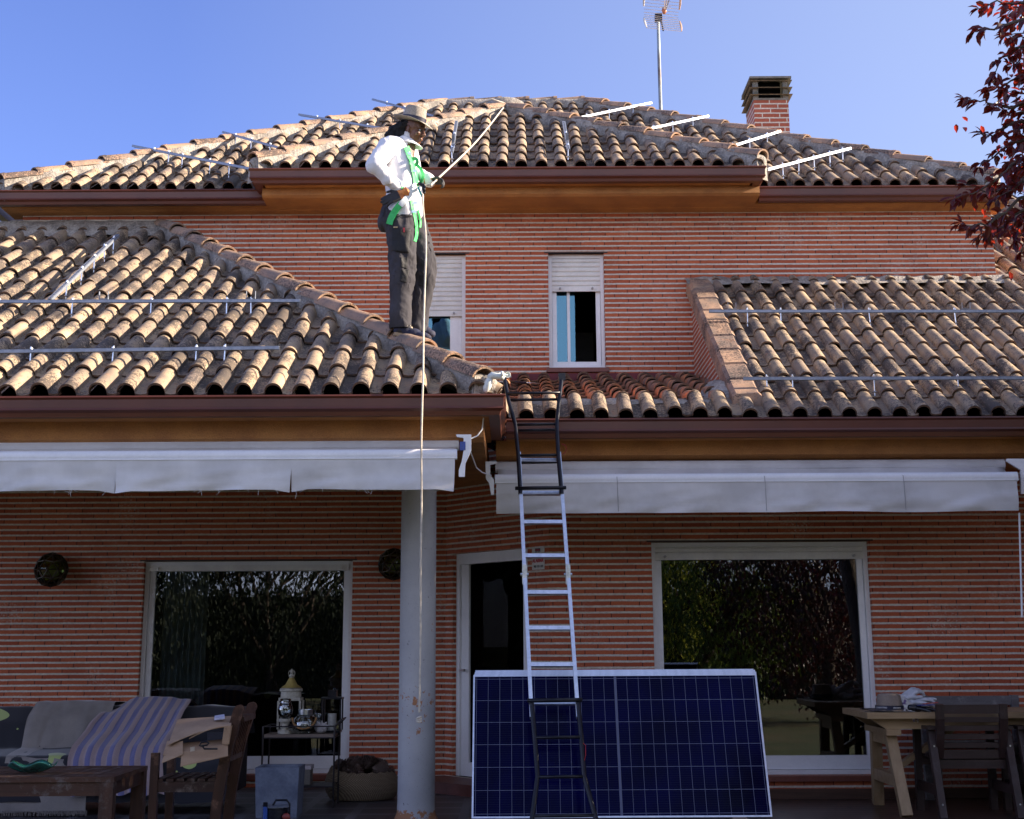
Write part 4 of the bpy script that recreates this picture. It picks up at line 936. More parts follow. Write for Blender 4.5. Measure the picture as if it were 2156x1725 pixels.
# ================================================================ furniture on the right
oak = mat_wood('pale_oak', (.40,.28,.15), (.28,.18,.09), 0, 26, .5); oakz = mat_wood('pale_oak_upright', (.38,.27,.15), (.27,.18,.09), 2, 26, .5)
dkw = mat_wood('dark_stained_wood', (.045,.024,.02), (.022,.013,.012), 0, 30, .42, worn=(.055,.04,.04)); dkz = mat_wood('dark_stained_upright', (.045,.024,.02), (.022,.013,.012), 2, 30, .42, worn=(.06,.045,.045))
gw = mat_wood('weathered_grey_wood', (.20,.19,.19), (.11,.10,.10), 0, 24, .8, worn=(.30,.29,.28))
TX0, TX1, TY0, TY1, TZ = 2.65, 4.85, 11.5, 12.36, .738
tb = thing('dining_table', 'long pale wooden trestle table in front of the brick wall', 'table', (3.7, 11.9, 0))
m = MB(); n = 6; dw = (TY1-TY0-.09)/n
m.box((TX0, TY0, TZ-.045), (TX1, TY0+.088, TZ))
for i in range(n): m.box((TX0+.09, TY0+.09+i*dw+.003, TZ-.042), (TX1, TY0+.09+(i+1)*dw-.002, TZ-.002))
m.box((TX0, TY0+.089, TZ-.0445), (TX0+.088, TY1, TZ-.0005)); m.build('table_top', oak, tb)
m = MB()
for y in (TY0+.10, TY1-.13): m.extr([(TX0+.04, y, TZ-.047), (TX1, y, TZ-.047), (TX1, y, TZ-.125), (TX0+.16, y, TZ-.125)], (0, .03, 0))
m.build('apron', oak, tb)
def trestle(x, sgn=1):
    h = TZ-.125
    m = MB(); m.box((x-.055, TY0+.07, h-.045), (x+.055, TY1-.07, h)); m.box((x-.03, TY0+.22, h-.12), (x+.03, TY1-.22, h-.046)); m.build('trestle_bar', oak, tb)
    for y0, y1 in ((TY0-.03, TY0+.20), (TY1-.02, TY1-.20)):
        m = MB(); m.beam((x+.03*sgn, y0, 0), (x, y1, h-.045), .08, .075, up=(0,1,0)); m.build('leg', oakz, tb)
    m = MB(); m.box((x-.02, TY0+.10, .20), (x+.045, TY1-.11, .285)); m.build('stretcher', oak, tb)
trestle(2.86); trestle(4.6, -1)
for a, b in ((2.88, 3.42), (4.58, 4.05)): m = MB(); m.beam((a, 11.93, .26), (b, 11.93, TZ-.13), .04, .09, up=(0,1,0)); m.build('brace', oak, tb)
def armchair(label):
    r = thing('garden_armchair', label, 'chair', (0,0,0), 0, 'dark slatted garden armchairs at the trestle table')
    W2 = .235
    for s_ in (-1, 1):
        m = MB(); p = [(-.145,.42),(-.20,.55),(-.245,.70),(-.25,.80)]
        bent(m, p, .042, s_*W2-.029, s_*W2+.029, 'x')
        m.build('back_post', dkz, r, world=False)
        m = MB(); m.beam((s_*.282, -.32, 0), (s_*.282, -.13, .615), .052, .058, up=(0,1,0)); m.build('leg', dkz, r, world=False)
        m = MB(); m.beam((s_*.282, .30, 0), (s_*.282, .26, .615), .052, .058, up=(0,1,0)); m.build('leg', dkz, r, world=False)
        m = MB(); m.box((s_*.282-.037, -.20, .616), (s_*.282+.037, .33, .64)); m.build('armrest', dkw, r, world=False)
        m = MB(); m.beam((s_*.285, -.26, .19), (s_*.285, .285, .19), .03, .07); m.build('stretcher', dkw, r, world=False)
        b = MB()
        for z, y in ((.10, -.322), (.50, -.20)): b.lathe([(.007,0),(.007,.004)], (s_*.282, y-.005, z), 8, M=Matrix.Rotation(R(90),3,'X'))
        b.build('bolts', M_['galv'], r, world=False)
    def yb(z): return -.145 - .1*(z-.42)/.3
    for k, (z, h) in enumerate(((.765,.065), (.69,.038), (.628,.038), (.566,.036), (.505,.036), (.44,.062))):
        m = MB(); y = yb(z) + (.01 if z > .72 else 0); m.box((-.207, y-.012, z-h/2), (.207, y+.010, z+h/2)); m.build('back_slat', dkw, r, world=False)
    for a, b in ((-.15, -.115), (.25, .28)): m = MB(); m.box((-.255, a, .335), (.255, b, .398)); m.build('seat_rail', dkw, r, world=False)
    for i in range(6):
        m = MB(); y = -.11 + i*.065; m.box((-.25, y, .399), (.25, y+.055, .417)); m.build('seat_slat', dkw, r, world=False)
    return r
ac = armchair('dark slatted armchair with its back to us, fully in view at the table'); ac.location = (xof(2029, 11.6, .6), 11.62, 0)
dup(ac, (xof(2029, 11.6, .6)+.665, 11.60, 0), 0, 'second dark slatted armchair cut off by the right edge')
bench = thing('garden_bench', 'weathered grey garden bench behind the table against the wall', 'bench', (3.75, 12.55, 0))
m = MB(); zbk = .815
m.box((3.40, 12.62, zbk-.075), (4.12, 12.645, zbk)); m.box((3.40, 12.62, .55), (4.12, 12.64, .62)); m.build('backrest', gw, bench)
for x in (3.38, 4.13):
    m = MB(); m.box((x-.03, 12.60, 0), (x+.03, 12.66, zbk+.005)); m.build('leg', gw, bench); m = MB(); m.box((x-.025, 12.30, 0), (x+.025, 12.35, .42)); m.build('leg', gw, bench)
m = MB(); m.box((3.35, 12.29, .421), (4.16, 12.60, .45)); m.build('seat', gw, bench)

# ---- things on the table ----------------------------------------
def remesh(mb, name, mt, parent, vox=.006, smooth=2, world=True, disp=None):
    me = bpy.data.meshes.new('tmp'); me.from_pydata([tuple(v) for v in mb.v], [], mb.f); b = bmesh.new(); b.from_mesh(me); bmesh.ops.recalc_face_normals(b, faces=b.faces); b.to_mesh(me); b.free()
    o = bpy.data.objects.new('tmp', me); C.objects.link(o)
    r = o.modifiers.new('r', 'REMESH'); r.mode = 'VOXEL'; r.voxel_size = vox
    if smooth: s_ = o.modifiers.new('s', 'SMOOTH'); s_.factor = .5; s_.iterations = smooth
    dg = bpy.context.evaluated_depsgraph_get(); m2 = bpy.data.meshes.new_from_object(o.evaluated_get(dg)); bpy.data.objects.remove(o); m2.name = name
    if disp:
        for v in m2.vertices: v.co += disp(v.co.copy(), v.normal.copy())
    m2.materials.clear(); m2.materials.append(mt)
    return finish(m2, name, parent, True, False, world, False)
def cap_(mb, a, b, ra, rb, n=10):
    a, b = Vector(a), Vector(b); mb.tube([a, b], [ra, rb], n); mb.ell(a, (ra,)*3, n, 6); mb.ell(b, (rb,)*3, n, 6)
def mat_straw(name, a, b, band=None, sc=130):
    m, t, P, N, Lk = nodes(name); tc = N('ShaderNodeTexCoord').outputs['Object']
    w1 = N('ShaderNodeTexWave'); w1.bands_direction = 'Z'; w1.inputs['Scale'].default_value = sc; w1.inputs['Distortion'].default_value = 3; Lk(tc, w1.inputs[0])
    c = mixc(N, Lk, w1.outputs[1], b, a); c = mixc(N, Lk, 1, c, rng(N, Lk, tex(N, Lk, 'Noise', 160, tc, 3), .35, .65, .7, 1.25), 'MULTIPLY')
    Lk(c, P.inputs['Base Color']); P.inputs['Roughness'].default_value = .8
    bu = N('ShaderNodeBump'); bu.inputs['Strength'].default_value = .5; bu.inputs['Distance'].default_value = .002; Lk(w1.outputs[1], bu.inputs['Height']); Lk(bu.outputs[0], P.inputs['Normal']); return m
def fedora(mb_c, mb_b, s=1.0, droop=.0):
    "crown and brim in local coordinates, opening at z=0"
    def crown(a, b):
        an = 2*pi*a; r = .5*(1 - .20*b - .35*max(0, b-.9)*10*.5) if b < .92 else .5*(.77)*(1-(b-.92)/.08)
        x = .190*r*2*cos(an)*.5*1.02; y = .156*r*2*sin(an)*.5*1.02
        z = .120*min(b/.92, 1)
        if b > .6: # centre dent along x and front pinch
            d_ = math.exp(-(y/.022)**2)*.026*(b-.6)/.4; z -= d_*(1 if b > .9 else .4)
            pin = math.exp(-((x-.075)/.04)**2)*.2; y *= 1 - pin*(b-.6)/.4
        return Vector((x, y, z))*s
    mb_c.grid(crown, 40, 24)
    def brim(a, b):
        an = 2*pi*a; rx, ry = .097+.062*b, .080+.060*b; x, y = rx*cos(an), ry*sin(an)
        z = .004 + .007*b*b*(sin(an)**2)*1.0 - .028*b*b*max(0, cos(an))**2 + .018*b*b*max(0, -cos(an)) + droop*b
        return Vector((x, y, z))*s
    mb_b.grid(brim, 48, 6, thick=(0,0,.003))
straw1 = mat_straw('pale_straw', (.50,.44,.36), (.24,.20,.15)); straw2 = mat_straw('taupe_straw', (.36,.29,.23), (.20,.155,.12)); navy = mat('navy_ribbon', (.008,.010,.035), .5)
h2 = thing('straw_hat', 'taupe woven sun hat with navy lettered band on the table corner', 'hat', (2.86, 11.66, TZ))
c_, b_ = MB(), MB(); fedora(c_, b_, 1.08)
T_ = Matrix.Translation((2.86, 11.66, TZ+.004)) @ Matrix.Rotation(R(-20), 4, 'Z')
for mb in (c_, b_): mb.v = [T_ @ v for v in mb.v]
b_.v = [Vector((v.x, v.y, TZ+.004 + max(0, v.z-TZ)*.25)) for v in b_.v]
c_.build('crown', straw2, h2, smooth=True); b_.build('brim', straw2, h2, smooth=True)
bd = MB()
def band_(a, b): an = 2*pi*a; return T_ @ Vector((.1065*cos(an), .0885*sin(an), .012+.030*b))
bd.grid(band_, 48, 1); bd.build('hat_band', navy, h2, smooth=True)
wp = mat('white_print', (.75,.75,.75), .5)
def text_on_hat(s, a0, size, mt):
    c = T_ @ Vector((.1075*cos(a0), .0895*sin(a0), .027)); u = (T_.to_3x3() @ Vector((-.1075*sin(a0), .0895*cos(a0), 0))).normalized(); text(s, size, c + (u.cross(Zv))*.002, u, mt, h2, align='CENTER')
text_on_hat('COSENTINO', R(-118), .017, wp); text_on_hat('silestone', R(-55), .017, wp)
m = MB(); rb = lambda x, y: at(x, y, 11.52)
for pts in ([(1832,1502),(1850,1498),(1862,1501)], [(1858,1501),(1872,1498),(1880,1502)], [(1820,1506),(1838,1500),(1858,1502)]):
    P_ = [Vector((at(x,y,11.55).x, 11.53+.01*k, TZ+.006+.01*(k==1))) for k, (x, y) in enumerate(pts)]
    for a, b in zip(P_, P_[1:]): m.beam(a, b, .012, .003)
m.build('ribbon_bow', navy, h2)
ph = MB(); ph.box((-.075,-.036,0),(.075,.036,.009)); p_ = at(1808, 1490, 1)
tag(o := ph.build('phone', mat('phone_glass', (.02,.02,.025), .12)), 'dark phone lying at the far end corner of the table', 'phone'); o.location = (2.80, 12.02, TZ+.001)
def glove_mesh(mb, M, curl=.3, seed=0, sc=1.0, spread=.25):
    rn = random.Random(seed); T = lambda x, y, z: M @ (Vector((x, y, z))*sc)
    def cp(a, b, ra, rb): mb.tube([T(*a), T(*b)], [ra*sc, rb*sc], 8); mb.ell(T(*a), (ra*sc,)*3, 8, 5); mb.ell(T(*b), (rb*sc,)*3, 8, 5)
    for k in range(4):
        y = (-.03, -.01, .01, .03)[k]; cp((0, y*.8, 0), (.085, y, .004), .017, .014)
        L = (.068, .078, .074, .058)[k]; a = curl + rn.gauss(0, .12); d = spread*(k-1.5)*.35 + rn.gauss(0,.04); p = Vector((.088, y, .004)); dirx = Vector((cos(d), sin(d), 0)); bend = 0
        for q, f in ((.42, .0115), (.33, .0108), (.25, .0098)):
            bend += a*.55; nx = p + (dirx*cos(bend) - Vector((0,0,1))*sin(bend))*L*q; cp(p, nx, f+.0008, f); p = nx
    cp((.02, -.03, 0), (.055, -.062, -.008), .016, .0125); cp((.055, -.062, -.008), (.085, -.072, -.018), .0125, .0105)
    cp((-.05, 0, 0), (.01, 0, 0), .026, .028)
def Mx(loc, rx=0, ry=0, rz=0, s=1): return Matrix.Translation(loc) @ Matrix.Rotation(R(rz), 4, 'Z') @ Matrix.Rotation(R(ry), 4, 'Y') @ Matrix.Rotation(R(rx), 4, 'X')
gwh = mat('grey_white_glove', (.60,.60,.61), .55, col2=(.40,.41,.43), ns=30); gcl = mat('patterned_glove', (.62,.60,.55), .7, col2=(.16,.10,.22), ns=28, lo=.55, hi=.62)
gl = (((2.985, 11.70, TZ+.065), 8, 38, -48, 'white speckled work glove leaning on the brim of the hat', gcl, .5), ((3.02, 11.80, TZ+.10), 20, -28, 12, 'grey work glove with bent fingers on top of the glove pile', gwh, .9),
      ((3.06, 11.78, TZ+.055), 0, -14, -6, 'pale grey work glove with fingers pointing right in the pile', gwh, .35), ((3.09, 11.86, TZ+.03), 0, -6, 14, 'grey glove lying flat at the back of the pile', gwh, .3))
for loc, rx, ry, rz, lab, mt_, cu_ in gl:
    mb = MB(); glove_mesh(mb, Mx(loc, rx, ry, rz), cu_, int(loc[0]*99), 1.12); tag(remesh(mb, 'work_glove', mt_, None, .005, 1), lab, 'glove', 'work gloves piled on the table')
pg = thing('packed_gloves', 'pair of black gloves in a red and blue card sleeve, front of the pile', 'gloves', (3.13, 11.62, TZ))
mb = MB(); glove_mesh(mb, Mx((3.06, 11.62, TZ+.025), 0, 4, -4), .5, 5, 1.0); remesh(mb, 'glove', mat('black_rubber', (.02,.02,.025), .25), pg, .005, 1)
m = MB(); m.beam((3.05, 11.585, TZ+.048), (3.20, 11.59, TZ+.052), .075, .004); m.build('card_sleeve', mat('blue_card', (.02,.03,.30), .35), pg); m = MB(); m.beam((3.10, 11.60, TZ+.058), (3.215, 11.61, TZ+.066), .035, .004); m.build('card_label', mat('red_card', (.5,.02,.02), .35), pg)

# ================================================================ left side of the terrace
rw_ = mat_wood('reddish_weathered_teak', (.085,.038,.022), (.04,.02,.014), 0, 22, .5, worn=(.15,.13,.12)); rwz = mat_wood('teak_upright', (.085,.038,.022), (.035,.018,.013), 2, 22, .5, worn=(.13,.11,.10))
ct = thing('coffee_table', 'low slatted teak coffee table in front of the sofa', 'table', (-3.2, 10.1, 0)); CX1, CY0, CY1, CZ = -2.52, 9.72, 10.6, .455
m = MB(); m.box((-5.0, CY0, CZ-.03), (CX1, CY0+.075, CZ)); m.box((-5.0, CY1-.075, CZ-.03), (CX1, CY1, CZ)); m.box((CX1-.08, CY0+.076, CZ-.0295), (CX1, CY1-.076, CZ-.0005)); m.build('top_frame', rw_, ct)
m = MB(); x = -4.98
while x < CX1-.1:
    m.extr([(x, CY0+.078, CZ-.022), (x+.062, CY0+.078, CZ-.022), (x+.062, CY1-.078, CZ-.022), (x, CY1-.078, CZ-.022)], (0, 0, .019)); x += .07
m.build('top_slats', mat_wood('teak_slats', (.10,.055,.035), (.045,.026,.02), 1, 22, .55, worn=(.22,.20,.20)), ct)
m = MB(); m.box((-5.0, CY0+.02, CZ-.115), (CX1-.09, CY0+.045, CZ-.031)); m.box((-5.0, CY1-.045, CZ-.115), (CX1-.09, CY1-.02, CZ-.031)); m.box((CX1-.045, CY0+.09, CZ-.115), (CX1-.02, CY1-.09, CZ-.031)); m.build('apron', rw_, ct)
for y in (CY0, CY1-.085):
    m = MB(); m.box((CX1-.088, y+.002, 0), (CX1-.002, y+.083, CZ-.031)); m.build('leg', rwz, ct)
    m = MB(); m.box((-4.98, y+.002, 0), (-4.90, y+.083, CZ-.031)); m.build('leg', rwz, ct)
bw_ = MB()
def bowl(a, b): an = 2*pi*a; r = .02+.125*b; return Vector((-3.13 + r*cos(an)*1.1, 10.02 + r*sin(an)*.8, CZ+.004 + .055*b**1.7 + .014*b*sin(5*an+.6)))
bw_.grid(bowl, 60, 10, thick=(0,0,.005)); tag(bw_.build('bowl', mat('green_glaze', (.02,.13,.10), .15, ns=9, col2=(.01,.06,.055), coat=.6), smooth=True), 'wavy rimmed green glass bowl on the coffee table', 'bowl')
# sofa and its throws
sf = thing('sofa', 'long garden sofa hidden under throws along the left wall', 'sofa', (-3.4, 12.4, 0)); dk_up = mat('dark_upholstery', (.02,.02,.03), .8, ns=6)
SX0, SX1 = -5.6, -2.22
m = MB(); m.box((SX0, 12.45, .12), (SX1, 12.80, .74)); m.build('backrest', dk_up, sf); m = MB(); m.box((SX0, 11.86, .12), (SX1, 12.46, .42)); m.build('seat', dk_up, sf)
m = MB(); m.box((SX1-.16, 11.9, .12), (SX1, 12.45, .60)); m.build('armrest', dk_up, sf)
def drape(x0, x1, side, top, y_top=12.5, fl=.03, am=.018, seed=0, nx=90, ny=70, skirt=None):
    path = [(12.86, top-.22), (12.82, top), (y_top-.06, top+.015), (y_top-.20, top-.10), (y_top-.32, .47), (11.84, .435), (11.80, .37), (11.77, .2), (11.76, fl)]
    L_ = [0]
    for a, b in zip(path, path[1:]): L_.append(L_[-1] + math.dist(a, b))
    def fn(a, b):
        s_ = b*L_[-1]; i = max(k for k in range(len(L_)-1) if L_[k] <= s_+1e-9); f = (s_-L_[i])/(L_[i+1]-L_[i]); y = path[i][0]*(1-f)+path[i+1][0]*f; z = path[i][1]*(1-f)+path[i+1][1]*f
        x = x0 + (x1-x0)*a; p = Vector((x*3.2+seed, b*1.6, seed)); q = noise.noise(p)*am*2 + noise.noise(p*2.7)*am + noise.noise(Vector((x*9+seed, b*2, 1)))*am*.6
        x += side*(b-.5)*.06 + noise.noise(Vector((seed+5, b*5, a*2)))*.03
        return Vector((x, y-abs(q)*.9-.006, max(.01, z + q*.9)))
    m = MB(); m.grid(fn, nx, ny); return m
def mat_throw(name, fn_cols):
    return mat(name, *fn_cols)
cv = drape(SX0-.05, SX1+.05, 0, .76, seed=2, nx=160, fl=.10, am=.010)
def mat_pattern():
    m, t, P, N, Lk = nodes('black_lime_pattern'); tc = N('ShaderNodeTexCoord').outputs['Object']
    a = math_(N, Lk, 'GREATER_THAN', tex(N, Lk, 'Noise', 2.2, tc, 1), .62); v = N('ShaderNodeTexVoronoi'); v.inputs['Scale'].default_value = 7; Lk(tc, v.inputs[0])
    b = math_(N, Lk, 'LESS_THAN', v.outputs[0], .07); c = mixc(N, Lk, math_(N, Lk, 'MAXIMUM', a, b), (.008,.009,.016), (.33,.40,.14)); Lk(c, P.inputs['Base Color']); P.inputs['Roughness'].default_value = .9; P.inputs['Sheen Weight'].default_value = .3; return m
tag(cv.build('patterned_throw', mat_pattern(), smooth=True), 'black and lime patterned towel covering the ends of the sofa', 'throw')
g1 = drape(xof(28, 12, .4), xof(206, 12, .4), 0, .80, seed=11, am=.016, fl=.03)
th_ = g1.build('beige_throw', mat('taupe_cotton', (.22,.20,.185), .95, col2=(.17,.155,.145), ns=5, bs=300, fine=.12, sheen=.3), smooth=True); tag(th_, 'plain taupe throw with a fringed hem over the sofa', 'throw')
m = MB(); x = xof(30, 12, .1); rn = random.Random(4)
while x < xof(205, 12, .1): m.tube([(x, 11.74, .045), (x+rn.gauss(0,.006), 11.735, .008)], .003, 4); x += .011
m.build('fringe', mat('taupe_fringe', (.2,.18,.165), .95), th_, world=False)
def mat_stripe():
    m, t, P, N, Lk = nodes('striped_cotton'); uv = N('ShaderNodeUVMap').outputs[0]; sp = N('ShaderNodeSeparateXYZ'); Lk(uv, sp.inputs[0])
    s_ = math_(N, Lk, 'GREATER_THAN', math_(N, Lk, 'FRACT', math_(N, Lk, 'MULTIPLY', sp.outputs[0], 8.5)), .5)
    c = mixc(N, Lk, s_, (.29,.225,.235), (.115,.115,.24)); c = mixc(N, Lk, 1, c, rng(N, Lk, tex(N, Lk, 'Noise', 220, N('ShaderNodeTexCoord').outputs['Object'], 2), .3, .7, .88, 1.12), 'MULTIPLY')
    Lk(c, P.inputs['Base Color']); P.inputs['Roughness'].default_value = .95; P.inputs['Sheen Weight'].default_value = .3; return m
x0_, x1_ = xof(180, 12, .4), xof(385, 12.3, .6)
nx, ny = 110, 80; st_ = MB(); path = [(12.9, .50), (12.86, .80), (12.55, .84), (12.32, .75), (12.10, .60), (11.86, .50), (11.78, .42), (11.73, .3), (11.70, .17)]
def strf(a, b):
    k = b*(len(path)-1); i = min(int(k), len(path)-2); f = k-i; y = path[i][0]*(1-f)+path[i+1][0]*f; z = path[i][1]*(1-f)+path[i+1][1]*f
    hump = -.07*(2*a-1)**2 + (.02 if a > .3 else -.12*(.3-a)/.3)
    top = max(0, 1-b*2.2); x = x0_ + (x1_-x0_)*(a*(1-.0*b) + .10*top*(1-a)) - .05*b*(1-a)*1.0 + .03*sin(b*7)*(1-top)
    q = .020*sin(a*26 + b*3) * (.4+b) + .018*noise.noise(Vector((a*7, b*4, 2)))
    return Vector((x, y - abs(q) - .02, z + hump*top + q*.4 + (.015*noise.noise(Vector((a*9, 0, 7))) if b > .97 else 0)))
st_.grid(strf, nx, ny)
ob = st_.build('striped_throw', mat_stripe(), smooth=True); tag(ob, 'mauve and blue striped cotton throw heaped over the sofa arm', 'throw')
UVL = ob.data.uv_layers.new(name='UVMap')
for p in ob.data.polygons:
    for li in p.loop_indices: vi = ob.data.loops[li].vertex_index; UVL.data[li].uv = ((vi % (nx+1))/nx, (vi//(nx+1))/ny)
# wooden chair seen from the side, with the cardboard box on it
ch_ = thing('wooden_chair', 'dark wooden side chair holding the flattened cardboard', 'chair', (-2.05, 9.9, 0))
dz = mat_wood('mahogany_upright', (.055,.024,.016), (.025,.012,.01), 2, 24, .35, worn=(.17,.09,.06)); dh = mat_wood('mahogany_rail', (.05,.022,.016), (.024,.012,.01), 0, 24, .4, worn=(.16,.13,.11))
for k, y in enumerate((9.70, 10.16)):
    m = MB(); pts = [(-1.885, 0), (-1.86, .30), (-1.835, .48), (-1.80, .66), (-1.745, .855)]
    bent(m, pts, .065, y-.021, y+.021, 'y')
    m.lathe([(.0325,-.0225),(.0325,.0225)], (-1.742, y, .857), 16, M=Matrix.Rotation(R(90),3,'X')); m.build('back_leg', dz, ch_)
    m = MB(); m.box((-2.285, y-.022, 0), (-2.235, y+.022, .60)); m.build('front_leg', dz, ch_)
    m = MB(); m.box((-2.24, y-.012, .365), (-1.86, y+.012, .425)); m.build('side_rail', dh, ch_); m = MB(); m.box((-2.24, y-.010, .045), (-1.88, y+.010, .085)); m.build('stretcher', dh, ch_)
for a, z_, h_w in ((-1.75, .80, .075), (-1.815, .56, .05)): m = MB(); m.beam((a, 9.72, z_), (a, 10.14, z_), .03, h_w, up=(1,0,0)); m.build('back_rail', dh, ch_)
for i in range(6): m = MB(); y = 9.77 + i*.063; m.beam((-1.812, y, .57), (-1.76, y, .78), .012, .04, up=(1,0,0)); m.build('back_slat', dz, ch_)
for i in range(6): m = MB(); x = -2.25 + i*.066; m.box((x, 9.69, .427), (x+.045, 10.17, .445)); m.build('seat_slat', dh, ch_)
card = mat('corrugated_card', (.34,.225,.14), .85, col2=(.28,.18,.11), ns=4, bs=120, fine=.08, stretch=(1,1,6))
bx = thing('cardboard_box', 'opened flattened cardboard box with a black handle on the chair', 'box', (-2.05, 9.85, .55))
def sheet(pts, n=10, bow=.0, th=.005, name='flap'):
    a, b, c, d = [Vector(p) for p in pts]; m = MB()
    m.grid(lambda u, v: (a*(1-u)+b*u)*(1-v) + (d*(1-u)+c*u)*v + Vector((0, -bow*sin(pi*u)*.4, bow*sin(pi*u)*sin(pi*min(1, v+.2)))), n, n, thick=(0, .001, -th)); return m.build(name, card, bx, smooth=R(40))
B_ = lambda x, y, D: at(x, y, D)
sheet([B_(343,1589,9.62), B_(381,1594,9.60), B_(385,1561,9.62), B_(352,1560,9.70)], name='front_flap')
sheet([B_(341,1605,9.6), B_(381,1595,9.58), B_(382,1567,9.60), B_(352,1563,9.66)], name='side_flap') if False else None
sheet([B_(340,1606,9.60), B_(385,1588,9.58), B_(385,1560,9.62), B_(352,1568,9.66)], name='side_flap')
sheet([B_(380,1613,9.56), B_(480,1591,9.58), B_(480,1566,9.62), B_(382,1584,9.60)], name='front_panel')
sheet([B_(352,1568,9.66), B_(382,1584,9.60), B_(480,1566,9.62), B_(478,1556,9.75)], name='tray')
sheet([B_(353,1569,9.62), B_(486,1528,9.62), B_(495,1507,10.05), B_(374,1514,10.10)], bow=.035, name='lid')
sheet([B_(398,1555,9.62), B_(486,1528,9.60), B_(488,1519,9.72), B_(408,1544,9.70)], bow=.03, name='torn_strip')
sheet([B_(467,1566,9.60), B_(481,1566,9.60), B_(487,1529,9.60), B_(472,1530,9.60)], name='end_flap')
sheet([B_(481,1566,9.60), B_(486,1566,9.85), B_(497,1520,9.90), B_(487,1529,9.61)], name='end_flap')
m = MB(); m.tube([B_(x, y, 9.555) for x, y in ((430,1573),(420,1570),(424,1563),(434,1562),(440,1565),(436,1569),(424,1570),(430,1577),(458,1577))], .0055, 8); m.build('handle', M_['blackpaint'], bx, smooth=True)
m = MB(); m.extr([B_(451,1517,9.74), B_(473,1514,9.74), B_(472,1508,9.86), B_(452,1511,9.86)], (0,0,.012)); m.build('label', mat('pale_label', (.5,.5,.62), .5), bx)
m = MB(); m.extr([B_(401,1583,9.575), B_(410,1581,9.575), B_(410,1572,9.575), B_(401,1574,9.575)], (0,-.003,0)); m.build('tape', mat('torn_tape', (.5,.42,.32), .5), bx)
text('1', .02, B_(476, 1536, 9.597), (1,0,0), pk_, bx, n=(0,0,1))

# ---- trolley with its ornaments
iron = mat('wrought_iron', (.045,.04,.042), .45, .6, ns=30)
tx0, tx1, ty0, ty1 = xof(553, 12.25, .5), xof(704, 12.25, .5), 12.25, 12.58
tr = thing('serving_trolley', 'thin iron serving trolley with a wooden top left of the column', 'trolley', ((tx0+tx1)/2, 12.4, 0))
m = MB(); m.box((tx0+.01, ty0, .535), (tx1-.01, ty1, .56)); m.build('tray_board', mat_wood('grey_tray', (.19,.15,.12), (.12,.09,.075)), tr)
m = MB(); m.box((tx0+.01, ty0, .16), (tx1-.01, ty1, .168)); m.build('lower_shelf', iron, tr)
m = MB(); zt5 = .62
m.tube([(tx0,ty0,zt5),(tx1,ty0,zt5),(tx1,ty1,zt5),(tx0,ty1,zt5)], .006, 6, closed=True); m.tube([(tx0,ty0,.532),(tx1,ty0,.532),(tx1,ty1,.532),(tx0,ty1,.532)], .006, 6, closed=True); m.tube([(tx0,ty0,.16),(tx1,ty0,.16),(tx1,ty1,.16),(tx0,ty1,.16)], .006, 6, closed=True)
m.tube([(tx1,ty0,zt5),(tx1+.05,ty0,zt5+.05),(tx1+.05,ty1,zt5+.05),(tx1,ty1,zt5)], .007, 6); m.build('rails', iron, tr)
for x, y in ((tx0,ty0),(tx1,ty0),(tx0,ty1),(tx1,ty1)): m = MB(); m.tube([(x,y,zt5),(x,y,0)], .008, 6); m.build('leg', iron, tr)
def onT(px): return xof(px, 12.4, .7)
zT = .562
wl_ = mat('chalky_white_metal', (.42,.40,.34), .8, ns=18, col2=(.28,.26,.21)); gold = mat('aged_yellow', (.35,.27,.08), .6, ns=10)
x_ = onT(609); L = thing('lantern', 'tall cream lantern with a pointed ochre top on the trolley', 'lantern', (x_, 12.47, zT))
m = MB(); s4 = .088
m.box((x_-s4, 12.47-s4, zT), (x_+s4, 12.47+s4, zT+.03)); m.box((x_-s4, 12.47-s4, zT+.25), (x_+s4, 12.47+s4, zT+.275))
for a in (-1, 1):
    for b in (-1, 1): m.box((x_+a*s4-.008, 12.47+b*s4-.008, zT+.03), (x_+a*s4+.008, 12.47+b*s4+.008, zT+.25))
m.lathe([(.085,.276),(.082,.32),(.095,.325),(.092,.345),(.07,.352)], (x_, 12.47, zT), 4 if False else 20); m.build('body', wl_, L)
m = MB(); m.lathe([(.085,.353),(.05,.375),(.03,.41),(.018,.43)], (x_, 12.47, zT), 20); m.build('roof', gold, L, smooth=R(40)); m = MB(); m.lathe([(.018,.43),(.026,.445),(.010,.46),(.016,.475),(.004,.50)], (x_, 12.47, zT), 12)
m.tube([Vector((x_+.026*cos(a), 12.47, zT+.465+.026*sin(a))) for a in [k*pi/8 for k in range(17)]], .003, 5); m.build('finial', wl_, L)
x_ = onT(604); L = thing('candle_holder', 'glass hurricane candle holder on a white pedestal, in front of the lantern', 'candle holder', (x_, 12.31, zT))
m = MB(); m.lathe([(.055,0),(.055,.02),(.035,.03),(.025,.06),(.035,.085),(.05,.095),(.05,.115),(.0,.115)], (x_, 12.31, zT), 20); m.build('pedestal', wl_, L, smooth=R(40))
m = MB(); m.lathe([(.03,.116),(.055,.15),(.062,.19),(.05,.23),(.04,.25),(.048,.27),(.046,.268),(.037,.25),(.047,.23),(.059,.19),(.052,.15),(.028,.12)], (x_, 12.31, zT), 24); m.build('glass_shade', M_['clear'], L, smooth=True)
x_ = onT(645); L = thing('glass_jar', 'round glass jar with a steel rim and rope handle on the trolley', 'jar', (x_, 12.34, zT))
m = MB(); m.lathe([(.07,0),(.095,.02),(.10,.07),(.085,.12),(.055,.145),(.053,.143),(.082,.118),(.096,.07),(.09,.022),(.0,.008)], (x_, 12.34, zT), 28); m.build('glass_body', M_['clear'], L, smooth=True)
